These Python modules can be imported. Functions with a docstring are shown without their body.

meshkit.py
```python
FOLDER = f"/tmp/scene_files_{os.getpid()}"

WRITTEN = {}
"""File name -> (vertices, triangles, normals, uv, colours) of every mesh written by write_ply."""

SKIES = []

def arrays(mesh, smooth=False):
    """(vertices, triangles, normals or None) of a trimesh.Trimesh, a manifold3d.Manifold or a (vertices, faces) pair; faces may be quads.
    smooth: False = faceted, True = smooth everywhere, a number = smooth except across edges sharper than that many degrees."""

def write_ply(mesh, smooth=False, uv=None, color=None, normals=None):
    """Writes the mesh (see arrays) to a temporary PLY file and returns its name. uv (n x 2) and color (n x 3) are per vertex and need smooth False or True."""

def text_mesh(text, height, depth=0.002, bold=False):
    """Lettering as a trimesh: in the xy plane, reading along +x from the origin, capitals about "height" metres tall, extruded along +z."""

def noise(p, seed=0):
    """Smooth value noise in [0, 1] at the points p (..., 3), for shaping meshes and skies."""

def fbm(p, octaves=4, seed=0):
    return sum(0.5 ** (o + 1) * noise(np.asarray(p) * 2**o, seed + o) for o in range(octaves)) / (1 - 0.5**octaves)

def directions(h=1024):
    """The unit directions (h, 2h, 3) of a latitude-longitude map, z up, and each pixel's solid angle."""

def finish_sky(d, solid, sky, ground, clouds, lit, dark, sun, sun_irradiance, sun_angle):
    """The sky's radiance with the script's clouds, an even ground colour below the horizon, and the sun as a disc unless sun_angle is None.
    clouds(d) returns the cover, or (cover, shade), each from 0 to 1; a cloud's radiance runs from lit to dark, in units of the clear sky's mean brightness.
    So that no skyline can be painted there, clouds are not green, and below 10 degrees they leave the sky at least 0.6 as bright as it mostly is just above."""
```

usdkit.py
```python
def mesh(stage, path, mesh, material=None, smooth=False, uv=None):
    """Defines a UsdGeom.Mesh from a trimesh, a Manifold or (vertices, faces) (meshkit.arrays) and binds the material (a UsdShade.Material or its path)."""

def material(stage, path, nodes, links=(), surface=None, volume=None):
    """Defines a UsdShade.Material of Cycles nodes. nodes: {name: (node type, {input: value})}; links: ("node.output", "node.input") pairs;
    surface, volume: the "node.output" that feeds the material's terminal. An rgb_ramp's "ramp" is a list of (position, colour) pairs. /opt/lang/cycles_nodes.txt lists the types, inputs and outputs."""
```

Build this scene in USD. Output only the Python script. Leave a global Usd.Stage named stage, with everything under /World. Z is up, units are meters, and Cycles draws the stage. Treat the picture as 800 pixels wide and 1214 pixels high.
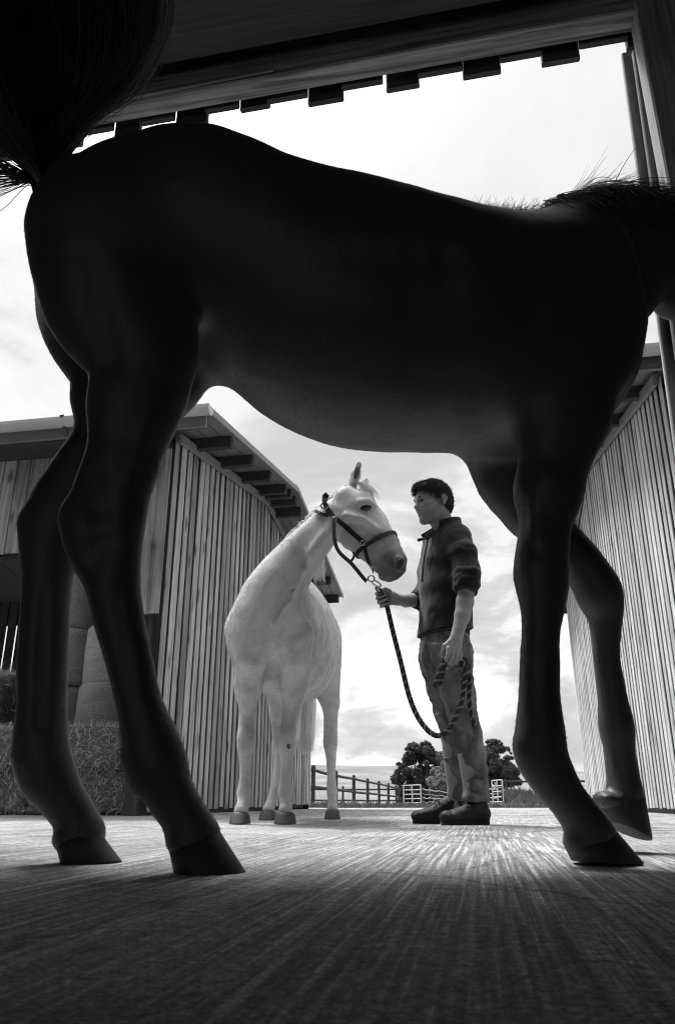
import math, random
import numpy as np, trimesh, usdkit, meshkit
from pxr import Usd, UsdGeom, UsdLux, UsdShade, Gf, Sdf, Vt
from scipy.spatial import ConvexHull
from scipy import sparse

stage = Usd.Stage.CreateInMemory()
UsdGeom.SetStageUpAxis(stage, 'Z')
UsdGeom.SetStageMetersPerUnit(stage, 1.0)
UsdGeom.Xform.Define(stage, '/World')
UsdGeom.Scope.Define(stage, '/World/Looks')
rng = np.random.default_rng(7)
random.seed(7)

# ---------------------------------------------------------------- camera, sky, sun, exposure
F_PX, HORIZON, CAM_H = 915.0, 945.0, 0.115
PITCH = math.atan((HORIZON - 607.0) / F_PX)
cam = UsdGeom.Camera.Define(stage, '/World/camera')
cam.AddTranslateOp().Set(Gf.Vec3d(0, 0, CAM_H))
cam.AddRotateXOp().Set(90 + math.degrees(PITCH))
cam.CreateHorizontalApertureAttr(24.0)
cam.CreateVerticalApertureAttr(24.0 * 1024 / 674)
cam.CreateFocalLengthAttr(24.0 * F_PX / 800)
cam.CreateClippingRangeAttr(Gf.Vec2f(0.02, 5000))
cam.CreateFStopAttr(15.0)
cam.CreateFocusDistanceAttr(3.4)
cam.CreateExposureAttr(1.44)

SUN_AZ = math.radians(-42)          # from +y towards +x
SUN_EL = math.radians(62)
SUN_DIR = np.array([math.sin(SUN_AZ) * math.cos(SUN_EL), math.cos(SUN_AZ) * math.cos(SUN_EL), math.sin(SUN_EL)])
sun = UsdLux.DistantLight.Define(stage, '/World/sun')
sun.CreateIntensityAttr(0.4)
sun.CreateAngleAttr(12.0)
sun.CreateColorAttr(Gf.Vec3f(1, 1, 1))
sun.GetPrim().CreateAttribute('inputs:normalize', Sdf.ValueTypeNames.Bool).Set(True)
sun.AddRotateZOp().Set(-math.degrees(SUN_AZ))
sun.AddRotateXOp().Set(-(90 - math.degrees(SUN_EL)))
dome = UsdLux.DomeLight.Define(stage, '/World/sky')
dome.GetPrim().SetCustomDataByKey('kind', 'structure')
# an overcast white sky: cloud layers seen on a plane above, brightest round the sun
skym = usdkit.material(stage, '/World/Looks/sky_look', {
    'g': ('texture_coordinate', {}),
    'sx': ('separate_xyz', {}),
    'up': ('math', {'math_type': 'maximum', 'value2': 0.0}),
    'den': ('math', {'math_type': 'add', 'value2': 0.34}),
    'u': ('math', {'math_type': 'divide'}), 'v': ('math', {'math_type': 'divide'}),
    'c': ('combine_xyz', {'z': 0.3}),
    'n1': ('noise_texture', {'scale': 2.4, 'detail': 8.0, 'roughness': 0.60, 'distortion': 0.45}),
    'n2': ('noise_texture', {'scale': 0.55, 'detail': 3.0, 'roughness': 0.5}),
    'r1': ('rgb_ramp', {'ramp': [(0.0, (0.52,)*3), (0.40, (0.68,)*3), (0.475, (0.82,)*3), (0.52, (1.06,)*3), (0.60, (1.18,)*3), (1.0, (1.0,)*3)]}),
    'r2': ('rgb_ramp', {'ramp': [(0.0, (0.80,)*3), (0.35, (0.88,)*3), (0.65, (1.0,)*3), (1.0, (1.0,)*3)]}),
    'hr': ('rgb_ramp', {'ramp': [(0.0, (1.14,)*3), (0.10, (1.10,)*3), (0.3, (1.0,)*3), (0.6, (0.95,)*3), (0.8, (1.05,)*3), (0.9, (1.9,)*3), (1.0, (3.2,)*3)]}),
    'fl': ('rgb_ramp', {'ramp': [(0.0, (0.0,)*3), (0.3, (0.0,)*3), (0.6, (0.55,)*3), (1.0, (0.7,)*3)]}),
    'm1': ('mix', {'mix_type': 'mix', 'color2': (0.98,)*3}),
    'm': ('mix', {'mix_type': 'multiply', 'fac': 1.0}),
    'm2': ('mix', {'mix_type': 'multiply', 'fac': 1.0}),
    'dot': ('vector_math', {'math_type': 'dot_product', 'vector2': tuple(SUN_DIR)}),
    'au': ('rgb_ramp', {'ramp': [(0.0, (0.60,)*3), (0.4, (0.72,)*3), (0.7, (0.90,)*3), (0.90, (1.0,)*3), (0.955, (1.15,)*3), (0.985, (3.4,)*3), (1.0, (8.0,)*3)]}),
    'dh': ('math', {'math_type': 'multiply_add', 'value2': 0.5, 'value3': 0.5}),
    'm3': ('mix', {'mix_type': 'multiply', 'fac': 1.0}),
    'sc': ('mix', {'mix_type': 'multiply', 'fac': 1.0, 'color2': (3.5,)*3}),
    'sky': ('sky_texture', {'sky_type': 'single_scattering', 'sun_disc': False, 'sun_elevation': SUN_EL, 'sun_rotation': SUN_AZ}),
    'bw': ('rgb_to_bw', {}),
    'mx': ('mix', {'mix_type': 'mix', 'fac': 0.93}),
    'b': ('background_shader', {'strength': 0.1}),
}, [('g.generated', 'sx.vector'), ('sx.z', 'up.value1'), ('up.value', 'den.value1'), ('sx.x', 'u.value1'), ('den.value', 'u.value2'),
    ('sx.y', 'v.value1'), ('den.value', 'v.value2'), ('u.value', 'c.x'), ('v.value', 'c.y'), ('c.vector', 'n1.vector'), ('c.vector', 'n2.vector'),
    ('n1.fac', 'r1.fac'), ('n2.fac', 'r2.fac'), ('up.value', 'hr.fac'), ('up.value', 'fl.fac'), ('fl.color', 'm1.fac'), ('r1.color', 'm1.color1'),
    ('m1.color', 'm.color1'), ('r2.color', 'm.color2'), ('m.color', 'm2.color1'), ('hr.color', 'm2.color2'),
    ('g.generated', 'dot.vector1'), ('dot.value', 'dh.value1'), ('dh.value', 'au.fac'), ('m2.color', 'm3.color1'), ('au.color', 'm3.color2'), ('m3.color', 'sc.color1'), ('sky.color', 'bw.color'), ('bw.val', 'mx.color1'), ('sc.color', 'mx.color2'), ('mx.color', 'b.color')], surface='b.background')
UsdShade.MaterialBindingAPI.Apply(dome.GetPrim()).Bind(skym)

# ---------------------------------------------------------------- points from the photograph's perspective
CP, SP = math.cos(PITCH), math.sin(PITCH)
def ray(px, py):
    up = 607.0 - py
    fwd = F_PX * CP - up * SP
    return (px - 400.0) / fwd, (F_PX * SP + up * CP) / fwd, fwd      # x/y, z/y, pixels forward
def P(px, py, Y):
    a, t, _ = ray(px, py)
    return np.array([a * Y, Y, CAM_H + t * Y])
def mpp(px, py, Y):                                                     # metres per pixel
    return Y / ray(px, py)[2]
def project(p):
    x, y, z = p[0], p[1], p[2] - CAM_H
    d, u = y * CP + z * SP, z * CP - y * SP
    return 400 + F_PX * x / d, 607 - F_PX * u / d
def gz(Y):                                                              # the yard falls gently away from the doorway
    Y = np.asarray(Y, float)
    return -0.005 * np.clip(Y - 1.8, 0, 12.0) - 0.0115 * np.clip(Y - 13.8, 0, 90)

# ---------------------------------------------------------------- prim helpers
taken = {}
def numbered(parent, name):
    k = (str(parent), name)
    n = taken.get(k, 0)
    taken[k] = n + 1
    return f'{parent}/{name}' if n == 0 else f'{parent}/{name}_{n:03d}'
def tag(prim, label=None, cat=None, group=None, kind=None):
    prim = prim.GetPrim() if hasattr(prim, 'GetPrim') else prim
    for k, v in (('label', label), ('category', cat), ('group', group), ('kind', kind)):
        if v:
            prim.SetCustomDataByKey(k, v)
    return prim
def pathof(p):
    return '/World' if p is None else (p if isinstance(p, str) else str(p.GetPath()))
def thing(name, label, cat, loc=(0, 0, 0), rotz=0.0, group=None):
    x = UsdGeom.Xform.Define(stage, numbered('/World', name))
    x.AddTranslateOp().Set(Gf.Vec3d(*map(float, loc)))
    if rotz:
        x.AddRotateZOp().Set(float(rotz))
    return tag(x, label, cat, group)
def obj(name, mesh, mat, parent=None, smooth=False, **kw):
    """kw are label / cat / group / kind. Points are given in world space and kept relative to the parent's translation."""
    m = usdkit.mesh(stage, numbered(pathof(parent), name), mesh, mat, smooth=smooth)
    return tag(m, **kw)
def local(mesh, loc):
    v, f = (np.array(mesh.vertices), np.array(mesh.faces)) if hasattr(mesh, 'vertices') else mesh
    return v - np.asarray(loc, float), f
def curves(name, strands, widths, mat, parent=None, **kw):
    """strands: list of (n,3) arrays; widths: list of arrays of the same lengths."""
    c = UsdGeom.BasisCurves.Define(stage, numbered(pathof(parent), name))
    c.CreateTypeAttr('linear')
    c.CreateCurveVertexCountsAttr(Vt.IntArray.FromNumpy(np.array([len(s) for s in strands], np.int32)))
    c.CreatePointsAttr(Vt.Vec3fArray.FromNumpy(np.vstack(strands).astype(np.float32)))
    c.CreateWidthsAttr(Vt.FloatArray.FromNumpy(np.concatenate(widths).astype(np.float32)))
    c.SetWidthsInterpolation('vertex')
    UsdShade.MaterialBindingAPI.Apply(c.GetPrim()).Bind(mat)
    return tag(c, **kw)
def dup(root, loc, rotz, label, group=None):
    was = root.GetCustomData()
    name = root.GetName()
    while name[-4:-3] == '_' and name[-3:].isdigit():
        name = name[:-4]
    r = thing(name, label, was['category'], loc, rotz, group or was.get('group'))
    r.GetReferences().AddInternalReference(root.GetPath())
    r.SetInstanceable(True)
    return r

# ---------------------------------------------------------------- mesh helpers
def cat(ms):
    return trimesh.util.concatenate([m if isinstance(m, trimesh.Trimesh) else trimesh.Trimesh(*m, process=False) for m in ms])
def unit(v):
    v = np.asarray(v, float)
    return v / (np.linalg.norm(v) + 1e-12)
def bar(p0, p1, wdir, w, t, ch=0.004):
    """A straight board or timber from p0 to p1: w along wdir, t across, edges chamfered; 28 triangles."""
    p0, p1 = np.asarray(p0, float), np.asarray(p1, float)
    ax = unit(p1 - p0)
    wd = unit(np.asarray(wdir, float) - ax * np.dot(wdir, ax))
    td = np.cross(ax, wd)
    a, b = w / 2, t / 2
    ring = [(-a, -b + ch), (-a + ch, -b), (a - ch, -b), (a, -b + ch), (a, b - ch), (a - ch, b), (-a + ch, b), (-a, b - ch)]
    v = [p + wd * x + td * y for p in (p0, p1) for x, y in ring]
    n = 8
    f = [[i, (i + 1) % n, n + (i + 1) % n] for i in range(n)] + [[i, n + (i + 1) % n, n + i] for i in range(n)]
    f += [[0, i + 1, i] for i in range(1, n - 1)] + [[n, n + i, n + i + 1] for i in range(1, n - 1)]
    return trimesh.Trimesh(np.array(v), np.array(f), process=False)
def tube(pts, r, sides=10, cap=True):
    pts = np.asarray(pts, float)
    r = np.broadcast_to(r, (len(pts),)).astype(float)
    t = np.gradient(pts, axis=0)
    t /= np.linalg.norm(t, axis=1, keepdims=True) + 1e-12
    a = np.cross(t[0], [0, 0, 1.0] if abs(t[0][2]) < 0.9 else [1.0, 0, 0])
    A = []
    for ti in t:
        a = unit(a - ti * np.dot(a, ti))
        A.append(a)
    A = np.array(A)
    B = np.cross(t, A)
    ang = np.arange(sides) * 2 * np.pi / sides
    v = pts[:, None] + r[:, None, None] * (np.cos(ang)[None, :, None] * A[:, None] + np.sin(ang)[None, :, None] * B[:, None])
    n = len(pts)
    i, j = np.meshgrid(np.arange(n - 1), np.arange(sides), indexing='ij')
    q = np.stack([i * sides + j, i * sides + (j + 1) % sides, (i + 1) * sides + (j + 1) % sides, (i + 1) * sides + j], -1).reshape(-1, 4)
    f = np.vstack([q[:, [0, 1, 2]], q[:, [0, 2, 3]]])
    v = v.reshape(-1, 3)
    if cap:
        v = np.vstack([v, pts[0], pts[-1]])
        c0 = [[len(v) - 2, (k + 1) % sides, k] for k in range(sides)]
        c1 = [[len(v) - 1, (n - 1) * sides + k, (n - 1) * sides + (k + 1) % sides] for k in range(sides)]
        f = np.vstack([f, c0, c1])
    return trimesh.Trimesh(v, f, process=False)
def refine(st, m=4):
    """More stations along a limb, so that it tapers smoothly."""
    from scipy.interpolate import PchipInterpolator, CubicSpline
    C = np.array([s[0] for s in st], float)
    R = np.array([[s[1], s[2] if len(s) > 2 else s[1]] for s in st], float)
    d = np.concatenate([[0], np.cumsum(np.linalg.norm(np.diff(C, axis=0), axis=1))])
    u = np.interp(np.linspace(0, len(st) - 1, (len(st) - 1) * m + 1), np.arange(len(st)), d)
    c, r = PchipInterpolator(d, C)(u), PchipInterpolator(d, R)(u)
    return [(c[i], r[i, 0], r[i, 1]) for i in range(len(u))]
def spline(pts, n=60):
    from scipy.interpolate import CubicSpline
    pts = np.asarray(pts, float)
    d = np.concatenate([[0], np.cumsum(np.linalg.norm(np.diff(pts, axis=0), axis=1) ** 0.5)])
    return CubicSpline(d, pts)(np.linspace(0, d[-1], n))
def prism(poly, p, ax, wd, length):
    """poly (n,2) convex, spanned by wd and cross(ax,wd), swept along ax."""
    ax, wd = unit(ax), unit(wd)
    td = np.cross(ax, wd)
    n = len(poly)
    v = [np.asarray(p) + ax * s + wd * x + td * y for s in (0, length) for x, y in poly]
    f = [[i, (i + 1) % n, n + (i + 1) % n] for i in range(n)] + [[i, n + (i + 1) % n, n + i] for i in range(n)]
    f += [[0, i + 1, i] for i in range(1, n - 1)] + [[n, n + i, n + i + 1] for i in range(1, n - 1)]
    return trimesh.Trimesh(np.array(v), np.array(f), process=False)
def quadbox(c8):
    """A box from 8 corners: bottom ring of four, top ring of four."""
    f = [[0, 2, 1], [0, 3, 2], [4, 5, 6], [4, 6, 7]] + [x for i in range(4) for x in ([i, (i + 1) % 4, 4 + (i + 1) % 4], [i, 4 + (i + 1) % 4, 4 + i])]
    return trimesh.Trimesh(np.array(c8, float), np.array(f), process=False)

# ---------------------------------------------------------------- smooth bodies: a field of blended tapered limbs, meshed by surface nets
class Field:
    def __init__(self, lo, hi, h):
        self.lo, self.h = np.asarray(lo, float), h
        self.n = np.ceil((np.asarray(hi, float) - self.lo) / h).astype(int) + 1
        self.f = np.full(self.n, 9.0, np.float32)
    def sub(self, lo, hi):
        a = np.clip(np.floor((lo - self.lo) / self.h).astype(int), 0, self.n)
        b = np.clip(np.ceil((hi - self.lo) / self.h).astype(int) + 1, 0, self.n)
        sl = tuple(slice(x, y) for x, y in zip(a, b))
        g = np.meshgrid(*[self.lo[k] + self.h * np.arange(a[k], b[k]) for k in range(3)], indexing='ij', sparse=True)
        return sl, g
    @staticmethod
    def smin(a, b, k):
        if k <= 0:
            return np.minimum(a, b)
        h = np.maximum(k - np.abs(a - b), 0) / k
        return np.minimum(a, b) - h * h * k * 0.25
    def blend(self, sl, d, k, carve=False):
        if d.size:
            self.f[sl] = -self.smin(-self.f[sl], d, k) if carve else self.smin(self.f[sl], d, k)
    def chain(self, st, k=0.02, V=None, carve=False, inner=None, cap=None):
        """st: list of (centre, r) or (centre, ru, rv): rv across the axis V."""
        C = np.array([s[0] for s in st], float)
        R = np.array([[s[1], s[2] if len(s) > 2 else s[1]] for s in st], float)
        V = unit(V) if V is not None else np.array([0, 1.0, 0])
        if len(C) == 1:
            C, R = np.vstack([C, C + 1e-4]), np.vstack([R, R])
        m = R.max() + max(k, 0.01) + 2 * self.h
        sl, g = self.sub(C.min(0) - m, C.max(0) + m)
        if any(s.stop <= s.start for s in sl):
            return
        acc = None
        for i in range(len(C) - 1):
            a, ab = C[i], C[i + 1] - C[i]
            L2 = float(ab @ ab) + 1e-12
            dx, dy, dz = g[0] - a[0], g[1] - a[1], g[2] - a[2]
            t = np.clip((dx * ab[0] + dy * ab[1] + dz * ab[2]) / L2, 0, 1).astype(np.float32)
            ts = t
            ex, ey, ez = dx - t * ab[0], dy - t * ab[1], dz - t * ab[2]
            v = ex * V[0] + ey * V[1] + ez * V[2]
            ru, rv = R[i, 0] + ts * (R[i + 1, 0] - R[i, 0]), R[i, 1] + ts * (R[i + 1, 1] - R[i, 1])
            u2 = np.maximum(ex * ex + ey * ey + ez * ez - v * v, 0)
            if cap:                                                     # ends rounded off within cap metres
                ax = (ex * ab[0] + ey * ab[1] + ez * ab[2]) / math.sqrt(L2)
                u2 = u2 + ax * ax * ((ru / cap) ** 2 - 1)
            d = ((np.sqrt(u2 / (ru * ru) + v * v / (rv * rv)) - 1) * np.minimum(ru, rv)).astype(np.float32)
            acc = d if acc is None else self.smin(acc, d, (inner if inner is not None else 0.35 * min(R[i].min(), R[i + 1].min())))
        self.blend(sl, acc, k, carve)
    def loft(self, o, E, V, st, k=0.0, cap=0.08, n=200):
        """One smooth body along the axis E from o: st rows are (s, height of the centre, half height, half width, sideways shift)."""
        from scipy.interpolate import PchipInterpolator
        st = np.array(st, float)
        s0, s1 = st[0, 0], st[-1, 0]
        tab = np.linspace(s0, s1, n)
        T = [PchipInterpolator(st[:, 0], st[:, j])(tab) for j in range(1, 5)]
        sl, g = self.sub(self.lo, self.lo + self.h * self.n)
        s = (g[0] - o[0]) * E[0] + (g[1] - o[1]) * E[1]
        v = (g[0] - o[0]) * V[0] + (g[1] - o[1]) * V[1]
        sc = np.clip(s, s0, s1)
        zc, a, b, sh = (np.interp(sc, tab, t) for t in T)
        ex = (s - sc) / cap
        d = ((np.sqrt(((g[2] - zc) / a) ** 2 + ((v - sh) / b) ** 2 + ex ** 2) - 1) * np.minimum(a, b)).astype(np.float32)
        self.blend(sl, np.broadcast_to(d, self.f[sl].shape), k)
    def at(self, p):
        from scipy.ndimage import map_coordinates
        return map_coordinates(self.f, ((np.atleast_2d(p) - self.lo) / self.h).T, order=1, mode='nearest')
    def grad(self, p):
        e = self.h * 1.5
        return unit(np.array([(self.at(p + d) - self.at(p - d))[0] for d in np.eye(3) * e]))
    def hit(self, o, d, far=9.0):
        """The first surface point from o along d."""
        t = np.arange(0, far, self.h * 0.5)
        f = self.at(np.asarray(o) + t[:, None] * d)
        i = int(np.argmax(f < 0)) if f[0] > 0 else int(np.argmax(f > 0))
        return np.asarray(o) + t[i] * np.asarray(d)
    def ball(self, c, r, M=None, k=0.02, carve=False):
        """An ellipsoid: r three radii along the rows of M."""
        M = np.eye(3) if M is None else np.asarray(M, float)
        r = np.broadcast_to(r, (3,)).astype(float)
        m = r.max() + k + 2 * self.h
        c = np.asarray(c, float)
        sl, g = self.sub(c - m, c + m)
        d = [g[i] - c[i] for i in range(3)]
        q = sum(((d[0] * M[j, 0] + d[1] * M[j, 1] + d[2] * M[j, 2]) / r[j]) ** 2 for j in range(3))
        self.blend(sl, ((np.sqrt(q) - 1) * r.min()).astype(np.float32), k, carve)
    def halfspace(self, c, nrm, k=0.0):
        """Cuts away what lies on the side nrm points to."""
        nrm = unit(nrm)
        sl, g = self.sub(self.lo, self.lo + self.h * self.n)
        d = ((g[0] - c[0]) * nrm[0] + (g[1] - c[1]) * nrm[1] + (g[2] - c[2]) * nrm[2]).astype(np.float32)
        self.f = -self.smin(-self.f, -d, k)
    def noise(self, amp, scale, seed=0, band=0.03):
        idx = np.argwhere(np.abs(self.f) < band)
        p = self.lo + idx * self.h
        n = meshkit.fbm(p * np.asarray(scale), 3, seed) - 0.5
        self.f[tuple(idx.T)] += (amp * 2 * n).astype(np.float32)
    def mesh(self, smooth=2):
        f = self.f
        s = f < 0
        n = self.n
        cs = sum(s[i:n[0] - 1 + i, j:n[1] - 1 + j, k:n[2] - 1 + k].astype(np.uint8) for i in (0, 1) for j in (0, 1) for k in (0, 1))
        act = np.argwhere((cs > 0) & (cs < 8))
        ids = np.full(n - 1, -1, np.int32)
        ids[tuple(act.T)] = np.arange(len(act))
        off = np.array([(i, j, k) for i in (0, 1) for j in (0, 1) for k in (0, 1)])
        val = np.stack([f[tuple((act + o).T)] for o in off], 1).astype(float)
        pos, cnt = np.zeros((len(act), 3)), np.zeros(len(act))
        for a in range(8):
            for b in range(a + 1, 8):
                if np.abs(off[a] - off[b]).sum() == 1:
                    x = (val[:, a] < 0) != (val[:, b] < 0)
                    t = val[x, a] / (val[x, a] - val[x, b])
                    pos[x] += off[a] + t[:, None] * (off[b] - off[a])
                    cnt[x] += 1
        v = self.lo + self.h * (act + pos / cnt[:, None])
        quads = []
        for ax in range(3):
            b, c = (ax + 1) % 3, (ax + 2) % 3
            sl0, sl1 = [slice(1, -1)] * 3, [slice(1, -1)] * 3
            sl0[ax], sl1[ax] = slice(0, -1), slice(1, None)
            A, B = s[tuple(sl0)], s[tuple(sl1)]
            e = np.argwhere(A != B)
            flip = B[tuple(e.T)]
            base = e + 1
            base[:, ax] -= 1
            eb, ec = np.eye(3, dtype=int)[b], np.eye(3, dtype=int)[c]
            q = np.stack([ids[tuple((base - o).T)] for o in (0 * eb, eb, eb + ec, ec)], 1)
            q[flip] = q[flip][:, ::-1]
            quads.append(q[(q >= 0).all(1)])
        q = np.vstack(quads)
        if smooth:
            e = np.vstack([q[:, [0, 1]], q[:, [1, 2]], q[:, [2, 3]], q[:, [3, 0]]])
            A = sparse.coo_matrix((np.ones(2 * len(e)), (np.r_[e[:, 0], e[:, 1]], np.r_[e[:, 1], e[:, 0]])), (len(v), len(v))).tocsr()
            deg = np.asarray(A.sum(1)).ravel()[:, None]
            for _ in range(smooth):
                v = v + 0.55 * (A @ v / deg - v)
                v = v - 0.56 * (A @ v / deg - v)
        fcs = np.vstack([q[:, [0, 1, 2]], q[:, [0, 2, 3]]])
        t = trimesh.Trimesh(v, fcs, process=False)
        if t.volume < 0:
            t = trimesh.Trimesh(v, fcs[:, ::-1], process=False)
        return t

# ---------------------------------------------------------------- materials (the photograph is black and white: every colour is a grey)
def G(x):
    return (x, x, x)
YA = math.atan(0.18)                                                    # the yard's long axis, from +y towards +x
def grey(name, stops, scale=(8, 8, 8), rot=0.0, detail=5.0, rough=0.8, bump=0.0, bdist=0.01, spec=0.3, sheen=0.0, sheen_rough=0.4, coords='position', distortion=0.0,
         scale2=None, stops2=None, bump2=0.0, trans=0.0, rand=0.0, nscale=1.0, knots=None):
    src = ('geometry', {}) if coords == 'position' else ('texture_coordinate', {})
    n = {'g': src, 'r': ('vector_rotate', {'rotate_type': 'z_axis', 'angle': rot}), 'mp': ('mapping', {'scale': scale}),
         'n': ('noise_texture', {'scale': nscale, 'detail': detail, 'roughness': 0.6, 'distortion': distortion}),
         'ra': ('rgb_ramp', {'ramp': [(p, G(c)) for p, c in stops]}),
         'p': ('principled_bsdf', {'roughness': rough, 'specular_ior_level': spec, 'sheen_weight': sheen, 'sheen_roughness': sheen_rough, 'sheen_tint': G(1.0)})}
    l = [(f'g.{coords}', 'r.vector'), ('r.vector', 'mp.vector'), ('mp.vector', 'n.vector'), ('n.fac', 'ra.fac')]
    col, nrm = 'ra.color', None
    if scale2 is not None:
        n['mp2'] = ('mapping', {'scale': scale2})
        n['n2'] = ('noise_texture', {'scale': 1.0, 'detail': 4.0, 'roughness': 0.6})
        n['ra2'] = ('rgb_ramp', {'ramp': [(p, G(c)) for p, c in (stops2 or [(0, 1), (1, 1)])]})
        n['mul'] = ('mix', {'mix_type': 'multiply', 'fac': 1.0})
        l += [('r.vector', 'mp2.vector'), ('mp2.vector', 'n2.vector'), ('n2.fac', 'ra2.fac'), (col, 'mul.color1'), ('ra2.color', 'mul.color2')]
        col = 'mul.color'
    if knots is not None:
        n['mpk'] = ('mapping', {'scale': knots})
        n['vk'] = ('voronoi_texture', {'scale': 1.0, 'randomness': 1.0})
        n['rk'] = ('rgb_ramp', {'ramp': [(0, G(0.25)), (0.10, G(0.35)), (0.17, G(0.8)), (0.24, G(1.0)), (1, G(1.0))]})
        n['mulk'] = ('mix', {'mix_type': 'multiply', 'fac': 1.0})
        l += [('r.vector', 'mpk.vector'), ('mpk.vector', 'vk.vector'), ('vk.distance', 'rk.fac'), (col, 'mulk.color1'), ('rk.color', 'mulk.color2')]
        col = 'mulk.color'
    if rand:
        n['oi'] = ('geometry', {})
        n['rr'] = ('rgb_ramp', {'ramp': [(0, G(1 - rand)), (1, G(1 + rand * 0.6))]})
        n['mulr'] = ('mix', {'mix_type': 'multiply', 'fac': 1.0})
        n['oj'] = ('object_info', {})
        n['sum'] = ('math', {'math_type': 'add'})
        n['frc'] = ('math', {'math_type': 'fraction'})
        l += [('oi.random_per_island', 'sum.value1'), ('oj.random', 'sum.value2'), ('sum.value', 'frc.value1'), ('frc.value', 'rr.fac'), (col, 'mulr.color1'), ('rr.color', 'mulr.color2')]
        col = 'mulr.color'
    l.append((col, 'p.base_color'))
    if bump:
        n['b'] = ('bump', {'strength': bump, 'distance': bdist})
        l.append(('n.fac', 'b.height'))
        nrm = 'b.normal'
    if bump2 and scale2 is not None:
        n['b2'] = ('bump', {'strength': bump2, 'distance': bdist})
        l.append(('n2.fac', 'b2.height'))
        if nrm:
            l.append((nrm, 'b2.normal'))
        nrm = 'b2.normal'
    if nrm:
        l.append((nrm, 'p.normal'))
    out = 'p.BSDF'
    if trans:
        n['t'] = ('translucent_bsdf', {})
        n['mc'] = ('mix_closure', {'fac': trans})
        l += [(col, 't.color'), ('p.BSDF', 'mc.closure1'), ('t.BSDF', 'mc.closure2')]
        out = 'mc.closure'
    return usdkit.material(stage, '/World/Looks/' + name, n, l, surface=out)

def wood(name, lo, hi, rot=YA, along='z', k=1.0, rough=0.8, knots=True, rand=0.28):
    s = {'z': (38 * k, 38 * k, 1.6 * k), 'x': (1.6 * k, 38 * k, 38 * k), 'y': (38 * k, 1.6 * k, 38 * k)}[along]
    s2 = {'z': (5, 5, 1.1), 'x': (1.1, 5, 5), 'y': (5, 1.1, 5)}[along]
    return grey(name, [(0.0, lo * 0.55), (0.36, lo), (0.5, (lo + hi) / 2), (0.66, hi), (1.0, hi * 1.1)], scale=s, rot=rot, detail=6, rough=rough, bump=0.5, bdist=0.004,
                scale2=s2, stops2=[(0, 0.35), (0.34, 0.62), (0.5, 0.95), (1, 1.1)], rand=rand, distortion=0.6, knots=((7, 7, 2.2) if along == 'z' else (2.2, 7, 7)) if knots else None)

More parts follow.
